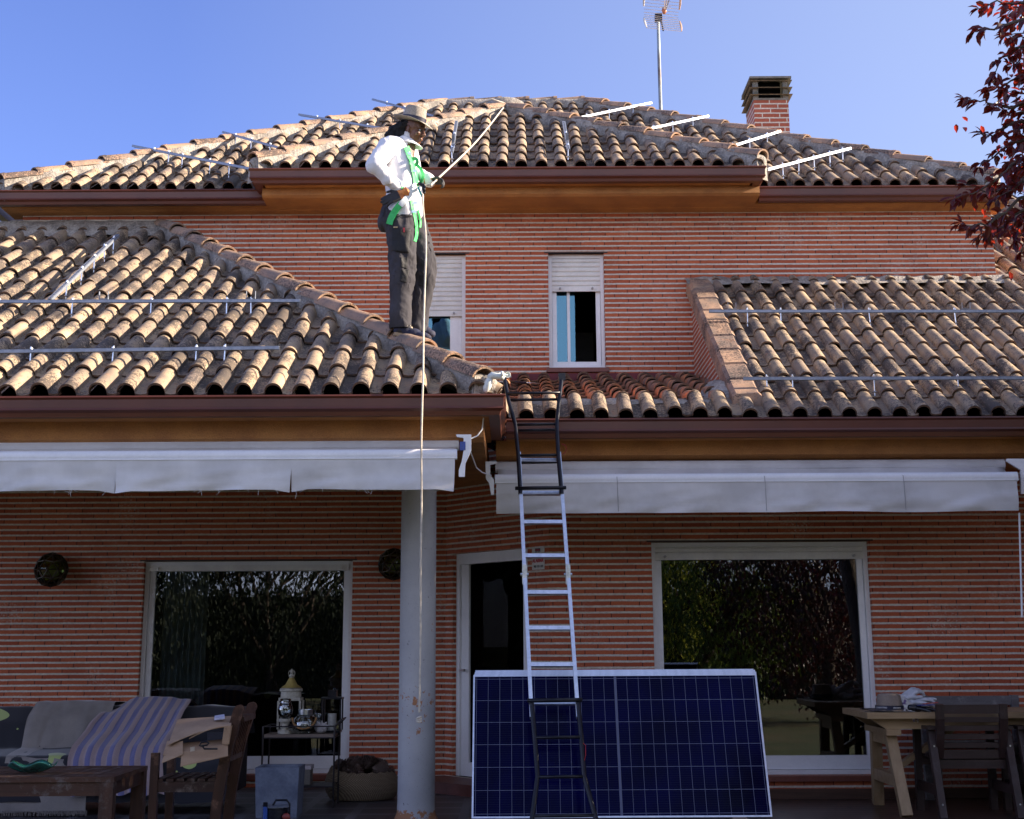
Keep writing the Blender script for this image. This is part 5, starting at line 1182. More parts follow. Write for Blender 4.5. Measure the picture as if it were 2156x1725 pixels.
m = MB(); m.lathe([(.056,.146),(.058,.185),(.054,.185),(.052,.146)], (x_, 12.34, zT), 24); m.build('rim', M_['galv'], L, smooth=R(40)); m = MB(); m.tube([Vector((x_+.095*cos(a), 12.34-.06-.03*sin(-a), zT+.125+.085*sin(a))) for a in [pi+k*pi/14 for k in range(15)]], .008, 8); m.build('rope_handle', mat('jute', (.28,.15,.06), .9), L, smooth=True)
x_ = onT(679); m = MB()
for k in range(5): a = R(20+k*32); cap_(m, (x_, 12.34, zT+.03), (x_+.07*cos(a), 12.34-.02, zT+.045+.05*sin(a)), .022, .008)
m.ell((x_, 12.34, zT+.03), (.05,.035,.03)); tag(remesh(m, 'coral_ornament', mat('bleached_coral', (.42,.40,.40), .8, ns=20), None, .006, 1), 'pale branching coral ornament beside the jar on the trolley', 'ornament')
x_ = onT(697); L = thing('lantern', 'square black lantern with a pale candle inside at the trolley end', 'lantern', (x_, 12.48, zT)); m = MB(); s4 = .075
m.box((x_-s4, 12.48-s4, zT), (x_+s4, 12.48+s4, zT+.015)); m.box((x_-s4-.01, 12.48-s4-.01, zT+.26), (x_+s4+.01, 12.48+s4+.01, zT+.275)); m.box((x_-.035, 12.445, zT+.276), (x_+.035, 12.515, zT+.33))
for a in (-1, 1):
    for b in (-1, 1): m.box((x_+a*s4-.006, 12.48+b*s4-.006, zT+.015), (x_+a*s4+.006, 12.48+b*s4+.006, zT+.26))
m.build('body', M_['blackpaint'], L); m = MB(); m.lathe([(.035,0),(.035,.13),(.0,.125)], (x_, 12.48, zT+.016), 18); m.build('candle', mat('wax', (.45,.45,.42), .5), L, smooth=R(40))
x_ = onT(667); m = MB(); m.lathe([(.03,0),(.004,.006),(.004,.07),(.02,.09),(.032,.13),(.030,.17),(.028,.17),(.029,.13),(.017,.093),(.0,.085)], (x_+.0, 12.52, zT), 20); tag(m.build('goblet', M_['clear'], smooth=True), 'clear glass goblet between the jar and the black lantern', 'goblet')
# wicker tray on the lower shelf
def mat_weave(name, a, b, sc=60, bs=1.0):
    m, t, P, N, Lk = nodes(name); tc = N('ShaderNodeTexCoord').outputs['Object']; w1 = N('ShaderNodeTexWave'); w1.bands_direction = 'Z'; w1.inputs['Scale'].default_value = sc; w1.inputs['Distortion'].default_value = 1.5; Lk(tc, w1.inputs[0])
    w2 = N('ShaderNodeTexWave'); w2.bands_direction = 'DIAGONAL'; w2.inputs['Scale'].default_value = sc*.9; w2.inputs['Distortion'].default_value = 2; Lk(tc, w2.inputs[0]); h = math_(N, Lk, 'MULTIPLY', w1.outputs[1], w2.outputs[1])
    Lk(mixc(N, Lk, h, b, a), P.inputs['Base Color']); P.inputs['Roughness'].default_value = .8; bu = N('ShaderNodeBump'); bu.inputs['Strength'].default_value = bs; bu.inputs['Distance'].default_value = .006; Lk(h, bu.inputs['Height']); Lk(bu.outputs[0], P.inputs['Normal']); return m
x_ = xof(633, 12.4, .2); wb = thing('wicker_basket', 'small cloth lined wicker basket on the lower shelf of the trolley', 'basket', (x_, 12.40, .17)); m = MB()
for z0, z1, k in ((.0, .13, 0),): m.extr([(x_-.085,12.33,.17),(x_+.085,12.33,.17),(x_+.085,12.49,.17),(x_-.085,12.49,.17)], (0,0,.13))
m.build('woven_body', mat_weave('pale_wicker', (.50,.46,.42), (.18,.16,.14), 90), wb); m = MB(); m.box((x_-.092,12.322,.285),(x_+.092,12.498,.315)); m.build('cloth_lining', mat('pink_grey_cloth', (.42,.37,.38), .9, bump=.6, bs=30), wb)
# planter, reel, pine cone basket
px_ = xof(589, 11.75, .15); pl = MB(); s4 = .165; z4 = .36
pl.add([(px_-s4*.92,11.60,0),(px_+s4*.92,11.60,0),(px_+s4*.92,11.90,0),(px_-s4*.92,11.90,0),(px_-s4,11.58,z4),(px_+s4,11.58,z4),(px_+s4,11.92,z4),(px_-s4,11.92,z4),(px_-s4+.025,11.605,z4),(px_+s4-.025,11.605,z4),(px_+s4-.025,11.895,z4),(px_-s4+.025,11.895,z4),(px_-s4+.03,11.61,.06),(px_+s4-.03,11.61,.06),(px_+s4-.03,11.89,.06),(px_-s4+.03,11.89,.06)],
 [(0,3,2,1),(0,1,5,4),(1,2,6,5),(2,3,7,6),(3,0,4,7),(4,5,9,8),(5,6,10,9),(6,7,11,10),(7,4,8,11),(8,9,13,12),(9,10,14,13),(10,11,15,14),(11,8,12,15),(12,13,14,15)])
tag(pl.build('planter', mat('blue_grey_concrete', (.14,.165,.22), .8, col2=(.09,.11,.16), ns=7, bump=.3, bs=50)), 'empty square grey concrete planter in front of the trolley', 'planter')
rx_ = xof(580, 11.2, .1); rl_ = thing('cable_reel', 'small cable reel with a blue grip in front of the planter', 'cable reel', (rx_, 11.2, 0))
m = MB(); m.lathe([(.10,.0),(.10,.008),(.055,.01),(.055,.10),(.10,.10),(.10,.108)], (rx_, 11.2, .02), 28); m.build('drum', mat('grey_drum', (.16,.18,.22), .4), rl_, smooth=R(40))
m = MB(); m.tube([Vector((rx_ + (.085)*cos(k*.5), 11.2+.085*sin(k*.5), .035+.0007*k)) for k in range(110)], .0065, 6); m.build('cable', M_['blackpaint'], rl_, smooth=True)
m = MB(); m.tube([(rx_-.06,11.12,.13),(rx_-.06,11.12,.0+.02)], .016, 10); m.build('grip', mat('blue_plastic', (.03,.10,.42), .35), rl_, smooth=R(40)); m = MB(); m.tube([(rx_-.02,11.2,.13),(rx_-.0,11.2,.165),(rx_+.08,11.2,.165),(rx_+.10,11.2,.14),(rx_+.10,11.2,.02)], .008, 8); m.box((rx_-.075,11.105,.13),(rx_-.045,11.135,.16)); m.build('bracket', M_['blackpaint'], rl_); m = MB(); m.ell((rx_+.09,11.12,.06),(.03,.02,.025)); m.build('plug', mat('red_plug', (.30,.05,.04), .4), rl_, smooth=True)
bxc = Vector((-1.27, 12.90, 0)); bs_ = thing('straw_basket', 'big braided straw basket of pine cones beside the column', 'basket', bxc)
m = MB()
def bk(a, b):
    an = 2*pi*a; k = b; r = .235+.075*sin(pi*min(1, k*.8+.12)); z = .01 + .215*k*(1 + .22*max(0, cos(an-pi))**3*k); r *= 1+.012*abs(sin(k*pi*6)); return bxc + Vector((r*cos(an), r*sin(an)*.85, z + .006*sin(an*20)*k))
m.grid(bk, 80, 30); m.grid(lambda a, b: bk(a, 1-b) + (bxc-bk(a, 1-b))*.07*Vector((1,1,0)).length*.7 if b > .03 else bk(a, 1-b), 80, 12); m.build('braided_wall', mat_weave('braided_straw', (.42,.34,.22), (.14,.10,.06), 34, 1.0), bs_, smooth=True)
mc_ = mat('pine_cone_scales', (.10,.065,.05), .6, col2=(.15,.11,.095), ns=40)
cone = MB(); rn = random.Random(3)
for i in range(64):
    f = i/64; an = i*2.39996; r = .040*math.sin(pi*(.12+.80*f))**.8; z = -.045 + .10*f; d = Vector((cos(an), sin(an), 0)); p = d*r*.6 + Zv*z; tp = d*(r+.010) + Zv*(z+.014); s_ = Vector((-sin(an), cos(an), 0))*.011
    cone.add([p-s_*.5, p+s_*.5, tp+s_, tp-s_, tp+Zv*.004+d*.004], [(0,1,2,3),(3,2,4)])
cone.ell((0,0,0), (.026,.026,.05), 8, 6)
base_c = cone.build('pine_cone', mc_, None, smooth=False, fix=False)
spots = []
for i in range(22):
    a = i*2.4; r = .205*math.sqrt((i+.5)/22); spots.append((bxc.x + r*cos(a), bxc.y + r*sin(a)*.8, .225 + .07*(1-(r/.2)**2) + rn.uniform(0,.03)))
for i, s_ in enumerate(spots):
    o = base_c if i == 0 else base_c.copy()
    if i: C.objects.link(o)
    o.location = s_; o.rotation_euler = (rn.uniform(0,3), rn.uniform(0,3), rn.uniform(0,3)); tag(o, 'brown open pine cone heaped in the braided straw basket', 'pine cone', 'pine cones in the straw basket')
# ================================================================ the man on the roof hip
D0 = 11.27
def K_(cx, cy, d=0.): return at((1400 + cx/1.724)/1.8998, (400 + cy/1.724)/1.8998, D0 + d)
man = thing('person', 'man in straw hat, white shirt and green harness standing on the roof hip', 'person', K_(400, 1660))
skin = mat('brown_skin', (.15,.065,.036), .42, col2=(.11,.046,.026), ns=14, bump=.15, bs=160, fine=.08, spec=.5)
def mat_cloth(name, a, b, sc=9, bump=.5, weave=500):
    m, t, P, N, Lk = nodes(name); tc = N('ShaderNodeTexCoord').outputs['Object']
    c = mixc(N, Lk, rng(N, Lk, tex(N, Lk, 'Noise', 5, tc, 4), .35, .7), a, b); c = mixc(N, Lk, 1, c, rng(N, Lk, tex(N, Lk, 'Noise', weave, tc, 2), .3, .7, .92, 1.08), 'MULTIPLY'); Lk(c, P.inputs['Base Color'])
    P.inputs['Roughness'].default_value = .9; P.inputs['Specular IOR Level'].default_value = .2
    mp = N('ShaderNodeMapping'); Lk(tc, mp.inputs[0]); mp.inputs['Scale'].default_value = (1, 1, .55)
    bu = N('ShaderNodeBump'); bu.inputs['Strength'].default_value = bump; bu.inputs['Distance'].default_value = .03
    nn = N('ShaderNodeTexNoise'); nn.inputs['Scale'].default_value = sc; nn.inputs['Detail'].default_value = 3; nn.inputs['Distortion'].default_value = 1.2; Lk(mp.outputs[0], nn.inputs[0]); Lk(nn.outputs[0], bu.inputs['Height']); Lk(bu.outputs[0], P.inputs['Normal']); return m
HC_ = K_(438, 214, -.015); HM = (Matrix.Translation(HC_) @ Matrix.Rotation(R(-28), 4, 'Z') @ Matrix.Rotation(R(14), 4, 'Y'))
h_ = lambda x, y, z: HM @ Vector((x, y, z))
bd = MB()
def ellh(c, r): bd.ell(h_(*c), r, 18, 12, M=HM.to_3x3())
ellh((-.008,0,.035), (.096,.076,.088)); ellh((.028,0,-.03), (.062,.060,.078)); ellh((.045,0,.035), (.048,.058,.045)); ellh((.058,0,-.088), (.030,.028,.026)); ellh((.022,.0,-.075), (.052,.050,.035))
ellh((.080,.0,.022), (.016,.048,.012))                       # brow
cap_(bd, h_(.090,0,.012), h_(.112,0,-.026), .009, .0125); ellh((.103,.013,-.033), (.012,.009,.009)); ellh((.103,-.013,-.033), (.012,.009,.009))
ellh((.066,.038,-.022), (.024,.020,.022)); ellh((.066,-.038,-.022), (.024,.020,.022))     # cheeks
ellh((.092,0,-.060), (.011,.023,.0065)); ellh((.090,0,-.073), (.011,.020,.0075))          # lips
for s_ in (-1, 1): ellh((-.004, s_*.077, -.006), (.017,.008,.031)); ellh((.002, s_*.079, -.026), (.009,.007,.012))
cap_(bd, h_(-.025,0,-.04), K_(385,330,0), .056, .060); cap_(bd, K_(385,330,0), K_(350,420,0), .08, .10)
# trunk and limbs continue under the clothes
for d in (-.07, .07): cap_(bd, K_(330,370,d), K_(350,700,d*.8), .095, .09)
cap_(bd, K_(275,325,-.15), K_(165,455,-.28), .05, .042); cap_(bd, K_(165,455,-.28), K_(330,612,-.20), .042, .028)
cap_(bd, K_(400,335,.15), K_(440,500,.22), .05, .042); cap_(bd, K_(440,500,.22), K_(545,560,.05), .042, .028)
cap_(bd, K_(345,700,0), K_(345,830,0), .11, .115)
for a, b, c, d in (((350,850,-.07),(360,1220,-.08),(345,1590,-.08),1), ((420,860,.08),(510,1210,.06),(475,1590,.08),1)): cap_(bd, K_(*a), K_(*b), .08, .055); cap_(bd, K_(*b), K_(*c), .055, .04)
remesh(bd, 'body', skin, man, .0048, 2)
for s_ in (-1, 1):   # eyes
    e = MB(); e.ell(h_(.083, s_*.030, .003), (.0115,.012,.0085), M=HM.to_3x3()); e.build('eye', mat('eye_white', (.45,.42,.40), .2), man, smooth=True)
    e = MB(); e.ell(h_(.0915, s_*.0305, .0015), (.0045,.0055,.0055), M=HM.to_3x3()); e.build('iris', mat('dark_iris', (.01,.006,.005), .1), man, smooth=True)
    e = MB(); e.tube([h_(.088, s_*.014, .026), h_(.091, s_*.030, .031), h_(.080, s_*.048, .024)], [.0035,.0045,.002], 6); e.build('eyebrow', mat('black_hair_fine', (.008,.006,.006), .8), man, smooth=True)
e = MB(); e.ell(h_(.006, -.088, -.036), (.005,.004,.005)); e.build('earring', M_['galv'], man, smooth=True)
# hair
hb = MB(); rn = random.Random(12)
for (x, y, r) in ((395,175,.05),(350,190,.055),(325,205,.055),(300,215,.048),(283,235,.045),(262,245,.032),(330,240,.045),(360,235,.04),(302,250,.035),(255,262,.022)):
    for d in (-.035, .035): hb.ell(K_(x, y, d*.9), (r*.85, r, r*.8))
remesh(hb, 'hair', mat('black_curly_hair', (.008,.007,.008), .55, bump=1, bs=110, ns=20), man, .007, 0, disp=lambda p, n: n*(noise.noise(p*55)*.014 + noise.noise(p*120)*.007))
# shirt
def wrinkle(p, n, a=1.0, f=1.0):
    q = Vector((p.x*7*f, p.y*7*f, p.z*5*f)); v = noise.noise(q + noise.noise_vector(q*.7)*1.4); v2 = noise.noise(q*2.6 + noise.noise_vector(q)*1.2)
    return n*a*(.010*(1-abs(v)*2.4) + .0045*(1-abs(v2)*2.4))
white = mat_cloth('white_cotton', (.74,.74,.76), (.68,.68,.71), 9, .35)
sh = MB()
for d in (-.085, 0, .085):
    k = .93 if d else 1.0
    for a, b, r0, r1 in (((352,765),(362,640),.150,.140), ((362,640),(345,480),.140,.148), ((345,480),(325,365),.148,.118)): cap_(sh, K_(*a, d), K_(*b, d), r0*k*.88, r1*k*.88, 16)
cap_(sh, K_(430,770,-.03), K_(400,620,0), .085, .11, 14); cap_(sh, K_(455,770,.0), K_(440,640,.02), .05, .08, 14)
cap_(sh, K_(285,325,-.14), K_(395,330,.14), .085, .075, 14); cap_(sh, K_(372,325,0), K_(395,272,0), .082, .066, 14)
cap_(sh, K_(262,325,-.155), K_(208,395,-.23), .080, .072, 14); cap_(sh, K_(208,395,-.23), K_(168,452,-.285), .072, .066, 14)
cap_(sh, K_(168,452,-.285), K_(255,540,-.245), .066, .054, 14); cap_(sh, K_(255,540,-.245), K_(332,606,-.195), .054, .040, 14)
cap_(sh, K_(400,335,.15), K_(440,500,.22), .075, .062, 14); cap_(sh, K_(440,500,.22), K_(548,558,.045), .062, .048, 14)
shirt = remesh(sh, 'shirt', white, man, .0095, 3, disp=lambda p, n: wrinkle(p, n, .8, .9))
cl_ = MB()
def collar(a, b):
    an = R(-150) + R(300)*a; r = .071 + .016*b; c = K_(402, 285, -.005); return c + Vector((.035*b*cos(an) + r*cos(an)*.95, r*sin(an)*.95, .018 - .048*b - .05*cos(an)*1.0*.6))
cl_.grid(collar, 36, 5, thick=(0,0,-.003)); cl_.build('collar', white, man, smooth=True)
# trousers
grey = mat_cloth('grey_work_cloth', (.058,.055,.062), (.038,.036,.041), 10, .55)
tr_ = MB()
cap_(tr_, K_(340,765,-.05), K_(345,850,-.06), .135, .130, 16); cap_(tr_, K_(360,765,.05), K_(400,850,.06), .13, .12, 16); tr_.ell(K_(262,835,-.01), (.076,.125,.10)); cap_(tr_, K_(440,800,.03), K_(430,900,.05), .07, .08, 14)
for L_ in ([(350,860,-.075,.118),(360,1000,-.085,.106),(362,1120,-.09,.100),(365,1230,-.09,.092),(350,1330,-.085,.082),(348,1430,-.085,.078),(350,1552,-.085,.083)],
           [(430,870,.07,.108),(480,1000,.07,.094),(512,1110,.06,.094),(520,1210,.055,.092),(498,1310,.06,.080),(482,1430,.07,.075),(475,1568,.075,.080)]):
    for a, b in zip(L_, L_[1:]): cap_(tr_, K_(*a[:3]), K_(*b[:3]), a[3], b[3], 16)
trous = remesh(tr_, 'trousers', grey, man, .010, 3, disp=lambda p, n: wrinkle(p, n, 1.25, .9))
def trim_(o, cut_z):
    b = bmesh.new(); b.from_mesh(o.data); bmesh.ops.bisect_plane(b, geom=b.verts[:]+b.edges[:]+b.faces[:], plane_co=(0,0,cut_z), plane_no=(0,0,-1), clear_outer=True); b.to_mesh(o.data); b.free()
trim_(trous, K_(350, 1578, -.08).z)
# gloves
org = mat('orange_leather', (.62,.22,.05), .7, ns=20, col2=(.42,.13,.04)); blk = mat('black_glove_knit', (.022,.022,.026), .6, ns=30, bump=.4, bs=120)
def worn_glove(M, curl, seed, sc, split):
    mb = MB(); glove_mesh(mb, M, curl, seed, sc); mb.tube([M @ Vector((-.06*sc,0,0)), M @ Vector((-.03*sc,0,0))], [.038*sc,.033*sc], 12)
    o = remesh(mb, 'glove', org, man, .0042, 2); o.data.materials.append(blk); Mi = M.inverted()
    for p in o.data.polygons: p.material_index = 1 if (Mi @ p.center).x > split else 0
    return o
def axM(o, x, z): x = Vector(x).normalized(); y = Vector(z).cross(x).normalized(); z = x.cross(y); M = Matrix((x, y, z)).transposed().to_4x4(); M.translation = o; return M
g1_ = worn_glove(axM(K_(350,650,-.215), (-.86,-.05,-.42), (-.1,-1,.1)), .28, 3, 1.0, .015)
g2_ = worn_glove(axM(K_(560,560,.03), (1,-.15,-.1), (-.1,.35,.9)), 1.25, 4, .92, .010)
# shoes
navyS = mat('navy_suede', (.012,.016,.045), .8, ns=25, col2=(.02,.02,.04)); soleM = mat('tan_rubber', (.34,.24,.13), .7, ns=20); laceM = mat('cream_laces', (.55,.48,.35), .8)
def shoe(hl, toe, d, z=0):
    A_, B__ = K_(*hl, d), K_(*toe, d); x = (B__-A_).normalized(); L_ = (B__-A_).length; y = Zv.cross(x).normalized(); n = x.cross(y); P_ = lambda a, b, c: A_ + x*(a*L_) + y*b + n*c
    m = MB(); f = lambda a, b, c, r: m.ell(P_(a,b,c), r)
    f(.12,0,.045,(.045,.040,.050)); f(.30,0,.045,(.06,.042,.050)); f(.52,0,.035,(.07,.046,.040)); f(.76,0,.026,(.065,.050,.031)); f(.90,0,.020,(.045,.044,.026)); cap_(m, P_(.16,0,.05), P_(.16,0,.095), .043, .041); cap_(m, P_(.30,0,.06), P_(.26,0,.10), .040, .036)
    o = remesh(m, 'shoe', navyS, man, .0055, 2)
    s_ = MB(); outl = [(.0,0),(.01,.6),(.08,.95),(.25,.92),(.45,.85),(.68,1.12),(.85,1.1),(.96,.75),(1.02,0)]; pts = [(a, b*.043) for a, b in outl] + [(a, -b*.043) for a, b in outl[-2:0:-1]]
    s_.extr([P_(a, b, -.012) for a, b in pts], n*.026); s_.build('sole', soleM, o, smooth=R(50))
    l = MB()
    for i in range(5): a = .36+.085*i; c = .094-.0125*i; l.tube([P_(a,-.032,c-.012), P_(a+.03,0,c), P_(a-.01,.032,c-.012)], .0035, 5)
    l.tube([P_(.36,0,.098), P_(.42,-.04,.085), P_(.50,-.05,.06)], .003, 5); l.tube([P_(.36,0,.098), P_(.30,-.045,.095), P_(.36,-.055,.075)], .003, 5); l.build('laces', laceM, o)
    return o
shoe((300,1618), (545,1660), -.085); shoe((425,1600), (560,1640), .085)
for a in ((345,1590,-.08), (455,1590,.08)): m = MB(); m.tube([K_(*a)+Zv*.05, K_(*a)-Zv*.03], .045, 14); m.build('sock', blk, man, smooth=True)
# hat
hat = bpy.data.objects.new('hat', None); C.objects.link(hat); hat.parent = man; hat.location = -man.location
TM = Matrix.Translation(K_(434, 158, -.01)) @ Matrix.Rotation(R(-24), 4, 'Z') @ Matrix.Rotation(R(15), 4, 'Y')
c_, b_ = MB(), MB(); fedora(c_, b_, 1.10)
for mb in (c_, b_): mb.v = [TM @ v for v in mb.v]
bpy.data.objects.remove(hat)
hatc = c_.build('hat', straw1, man, smooth=True); b_.build('brim', straw1, hatc, smooth=True)
m = MB(); m.grid(lambda a, b: TM @ Vector((.1075*cos(2*pi*a), .0885*sin(2*pi*a), .012+.032*b)), 48, 1); m.build('hat_band', navy, hatc, smooth=True)
# harness, wrapped on to the clothes
def bvh(objs):
    vs, fs = [], []
    for o in objs: k = len(vs); vs += [v.co.copy() for v in o.data.vertices]; fs += [tuple(k+i for i in p.vertices) for p in o.data.polygons]
    return BVHTree.FromPolygons(vs, fs)
BV = bvh([shirt, trous]); EYE = Vector((0, 0, HC))
def wrap(cx, cy, lift=.008, fb=-.16):
    p = K_(cx, cy); d = (p-EYE).normalized(); hit = BV.ray_cast(EYE + d*(D0-3), d)
    return (hit[0] - d*lift) if hit[0] is not None else K_(cx, cy, fb)
green = mat('green_webbing', (.04,.50,.12), .6, ns=40, col2=(.03,.42,.10)); wweb = mat('white_webbing', (.75,.80,.78), .6); teal = mat('teal_sling', (.02,.38,.33), .6)
def strap(pts, w, mt, name='strap', free=None, lift=.008, parent=None):
    S_ = []
    for (a, b) in zip(pts, pts[1:]):
        n = max(2, int(math.dist(a[:2], b[:2])/9))
        for i in range(n): f = i/n; S_.append(tuple(a[k]*(1-f)+b[k]*f for k in range(len(a))))
    S_.append(pts[-1]); cols = [[] for _ in range(5)]
    for i, p in enumerate(S_):
        q0, q1 = S_[max(0, i-1)], S_[min(len(S_)-1, i+1)]; dx, dy = q1[0]-q0[0], q1[1]-q0[1]; l = math.hypot(dx, dy) or 1; nx, ny = -dy/l*w, dx/l*w
        for c in range(5):
            f = .5 - c/4
            cols[c].append(K_(p[0]+nx*f, p[1]+ny*f, p[2] + free*(c/4)) if free is not None else wrap(p[0]+nx*f, p[1]+ny*f, lift))
    def sm(Q):
        for _ in range(3): Q = [Q[0]] + [(Q[i-1]+Q[i]*2+Q[i+1])/4 for i in range(1, len(Q)-1)] + [Q[-1]]
        return Q
    cols = [sm(c) for c in cols]; n = len(S_); m = MB(); o_ = Vector((0, .004, 0))
    m.grid(lambda a, b: cols[min(4, round(a*4))][min(n-1, round(b*(n-1)))], 4, n-1, thick=o_)
    return m.build(name, mt, parent or har, smooth=R(50))
h0 = MB(); h0.add([wrap(*q, .008) for q in ((385,318),(408,330),(425,390),(400,390))], [(0,1,2,3)])
har = h0.build('harness', green, man)
har_p = har
strap([(390,322),(408,370),(428,420),(440,470),(452,520),(458,575)], 38, green, 'chest_strap', lift=.022)
strap([(460,575),(440,612),(408,655),(370,700),(345,728)], 38, wweb, 'waist_strap', lift=.022)
strap([(352,715),(325,745),(298,785),(280,820),(270,858)], 44, green, 'waist_strap', lift=.02)
strap([(425,690),(432,740),(446,790),(458,850),(462,910),(458,950),(448,975)], 20, green, 'leg_strap', lift=.012)
strap([(470,760),(480,800),(488,840),(484,880)], 13, green, 'leg_strap', lift=.012)
strap([(360,600),(378,630),(392,660)], 16, green, 'side_strap', lift=.011)
strap([(428,410,-.19),(455,398,-.21),(470,420,-.22),(462,445,-.21),(446,450,-.19)], 26, green, 'loop', free=.0)
strap([(458,445,-.20),(490,475,-.22),(506,515,-.23),(498,552,-.22),(476,582,-.20),(460,592,-.19)], 20, green, 'loop', free=.01)
strap([(470,600,-.20),(478,625,-.21),(490,648,-.21),(497,668,-.21)], 15, teal, 'sling', free=.0)
m = MB()
for q in ((405,370),(440,490),(442,770),(446,712)):
    c = wrap(*q, .027); m.box(c-Vector((.02,.004,.010)), c+Vector((.02,.004,.010)))
m.build('buckles', M_['galv'], har)
m = MB(); c = K_(500,585,-.20); cap_(m, K_(478,578,-.2), K_(505,590,-.2), .014, .014); cap_(m, K_(506,590,-.2), K_(512,640,-.2), .017, .012); m.build('rope_grab', M_['blackpaint'], har, smooth=True)
# pocket, knee patches, pencil
pkb = mat('black_ripstop', (.012,.012,.014), .75, ns=30, bump=.3, bs=100)
def patch(poly, name, mt, lift=.006, n=12):
    a, b, c, d = poly; m = MB(); m.grid(lambda u, v: wrap((a[0]*(1-u)+b[0]*u)*(1-v)+(d[0]*(1-u)+c[0]*u)*v, (a[1]*(1-u)+b[1]*u)*(1-v)+(d[1]*(1-u)+c[1]*u)*v, lift), n, n, thick=(0,.004,0)); m.build(name, mt, trous, smooth=True)
patch(((292,885),(420,888),(406,1055),(284,1040)), 'cargo_pocket', pkb, .012); patch(((352,1085),(396,1090),(392,1165),(350,1150)), 'knee_patch', pkb); patch(((352,1165),(412,1168),(385,1262),(345,1250)), 'knee_patch', pkb)
patch(((490,1085),(520,1120),(505,1205),(482,1180)), 'knee_patch', pkb); patch(((478,1210),(512,1205),(500,1290),(472,1275)), 'knee_patch', pkb); patch(((348,788),(438,792),(440,805),(348,800)), 'pocket_flap', grey, .012); patch(((215,772),(236,768),(232,808),(218,800)), 'belt_patch', pkb)
m = MB(); m.box(wrap(371,897,.02)-Vector((.006,.004,.018)), wrap(371,897,.02)+Vector((.006,.004,.018))); m.build('red_pen', mat('red_pen', (.5,.01,.02), .4), trous, world=False); m = MB(); m.box(wrap(313,878,.018)-Vector((.016,.003,.005)), wrap(313,878,.018)+Vector((.016,.003,.005))); m.build('folding_rule', mat('wood_rule', (.5,.38,.2), .5), trous, world=False)

# ================================================================ the rope
def strand_rope(pts, r, name, mt, pitch=.034, parent=None):
    P_ = [Vector(p) for p in pts]; out = []
    def cr(p0, p1, p2, p3, t): return .5*((2*p1) + (p2-p0)*t + (2*p0-5*p1+4*p2-p3)*t*t + (3*p1-p0-3*p2+p3)*t**3)
    for i in range(len(P_)-1):
        a, b, c, d = P_[max(0,i-1)], P_[i], P_[i+1], P_[min(len(P_)-1, i+2)]; n = max(2, int((c-b).length/(pitch/6)))
        for k in range(n): out.append(cr(a, b, c, d, k/n))
    out.append(P_[-1]); m = MB(); s_ = 0; prev = None; fr = []
    for i, p in enumerate(out):
        t = (out[min(i+1, len(out)-1)] - out[max(i-1, 0)]).normalized()
        x = (prev - t*prev.dot(t)).normalized() if prev is not None else t.orthogonal().normalized(); prev = x
        if i: s_ += (p-out[i-1]).length
        fr.append((p, x, t.cross(x), s_))
    for k in range(3): m.tube([p + (x*cos(2*pi*s/pitch+k*2*pi/3) + y*sin(2*pi*s/pitch+k*2*pi/3))*r*.5 for p, x, y, s in fr], r*.56, 6)
    return m.build(name, mt, parent, smooth=True)
ropeM = mat('cream_rope', (.62,.56,.46), .85, ns=30, col2=(.45,.40,.33))
rt_ = thing('rope', 'pale twisted rope from the roof peak to the man and down to a knot', 'rope', at(883, 1515, 10.22))
top = at(1062, 224, 16.5); hand = K_(592, 556, -.04)
strand_rope([top, top.lerp(hand, .5) + Vector((0,0,-.05)), hand, K_(560,585,-.10), K_(520,592,-.19), K_(505,600,-.2)], .0085, 'upper_rope', ropeM, parent=rt_)
strand_rope([K_(500,650,-.205), K_(505,750,-.23), K_(520,900,-.30), K_(524,1050,-.38), K_(516,1300,-.52), at(892,690,10.55), at(891,790,10.30), at(889,850,10.215), at(887,940,10.2), at(887.5,1060,10.2), at(885.5,1200,10.2), at(885,1350,10.2), at(882.5,1500,10.2)], .0075, 'hanging_rope', ropeM, parent=rt_)
m = MB(); c = at(882, 1515, 10.2)
for k in range(3): m.tube([c + Vector((.014*cos(a), .012*sin(a), .010*(k-1) + .006*sin(a+k))) for a in [i*pi/6 for i in range(13)]], .0075, 6)
m.tube([c, c-Zv*.022], .006, 6); m.build('knot', ropeM, rt_, smooth=True)
m = MB(); m.tube([top + Vector((-.28,-.05,.02)), top + Vector((-.15,-.08,.06)), top + Vector((.0,-.02,.03)), top], .012, 8); m.build('anchor_knot', ropeM, rt_, smooth=True)
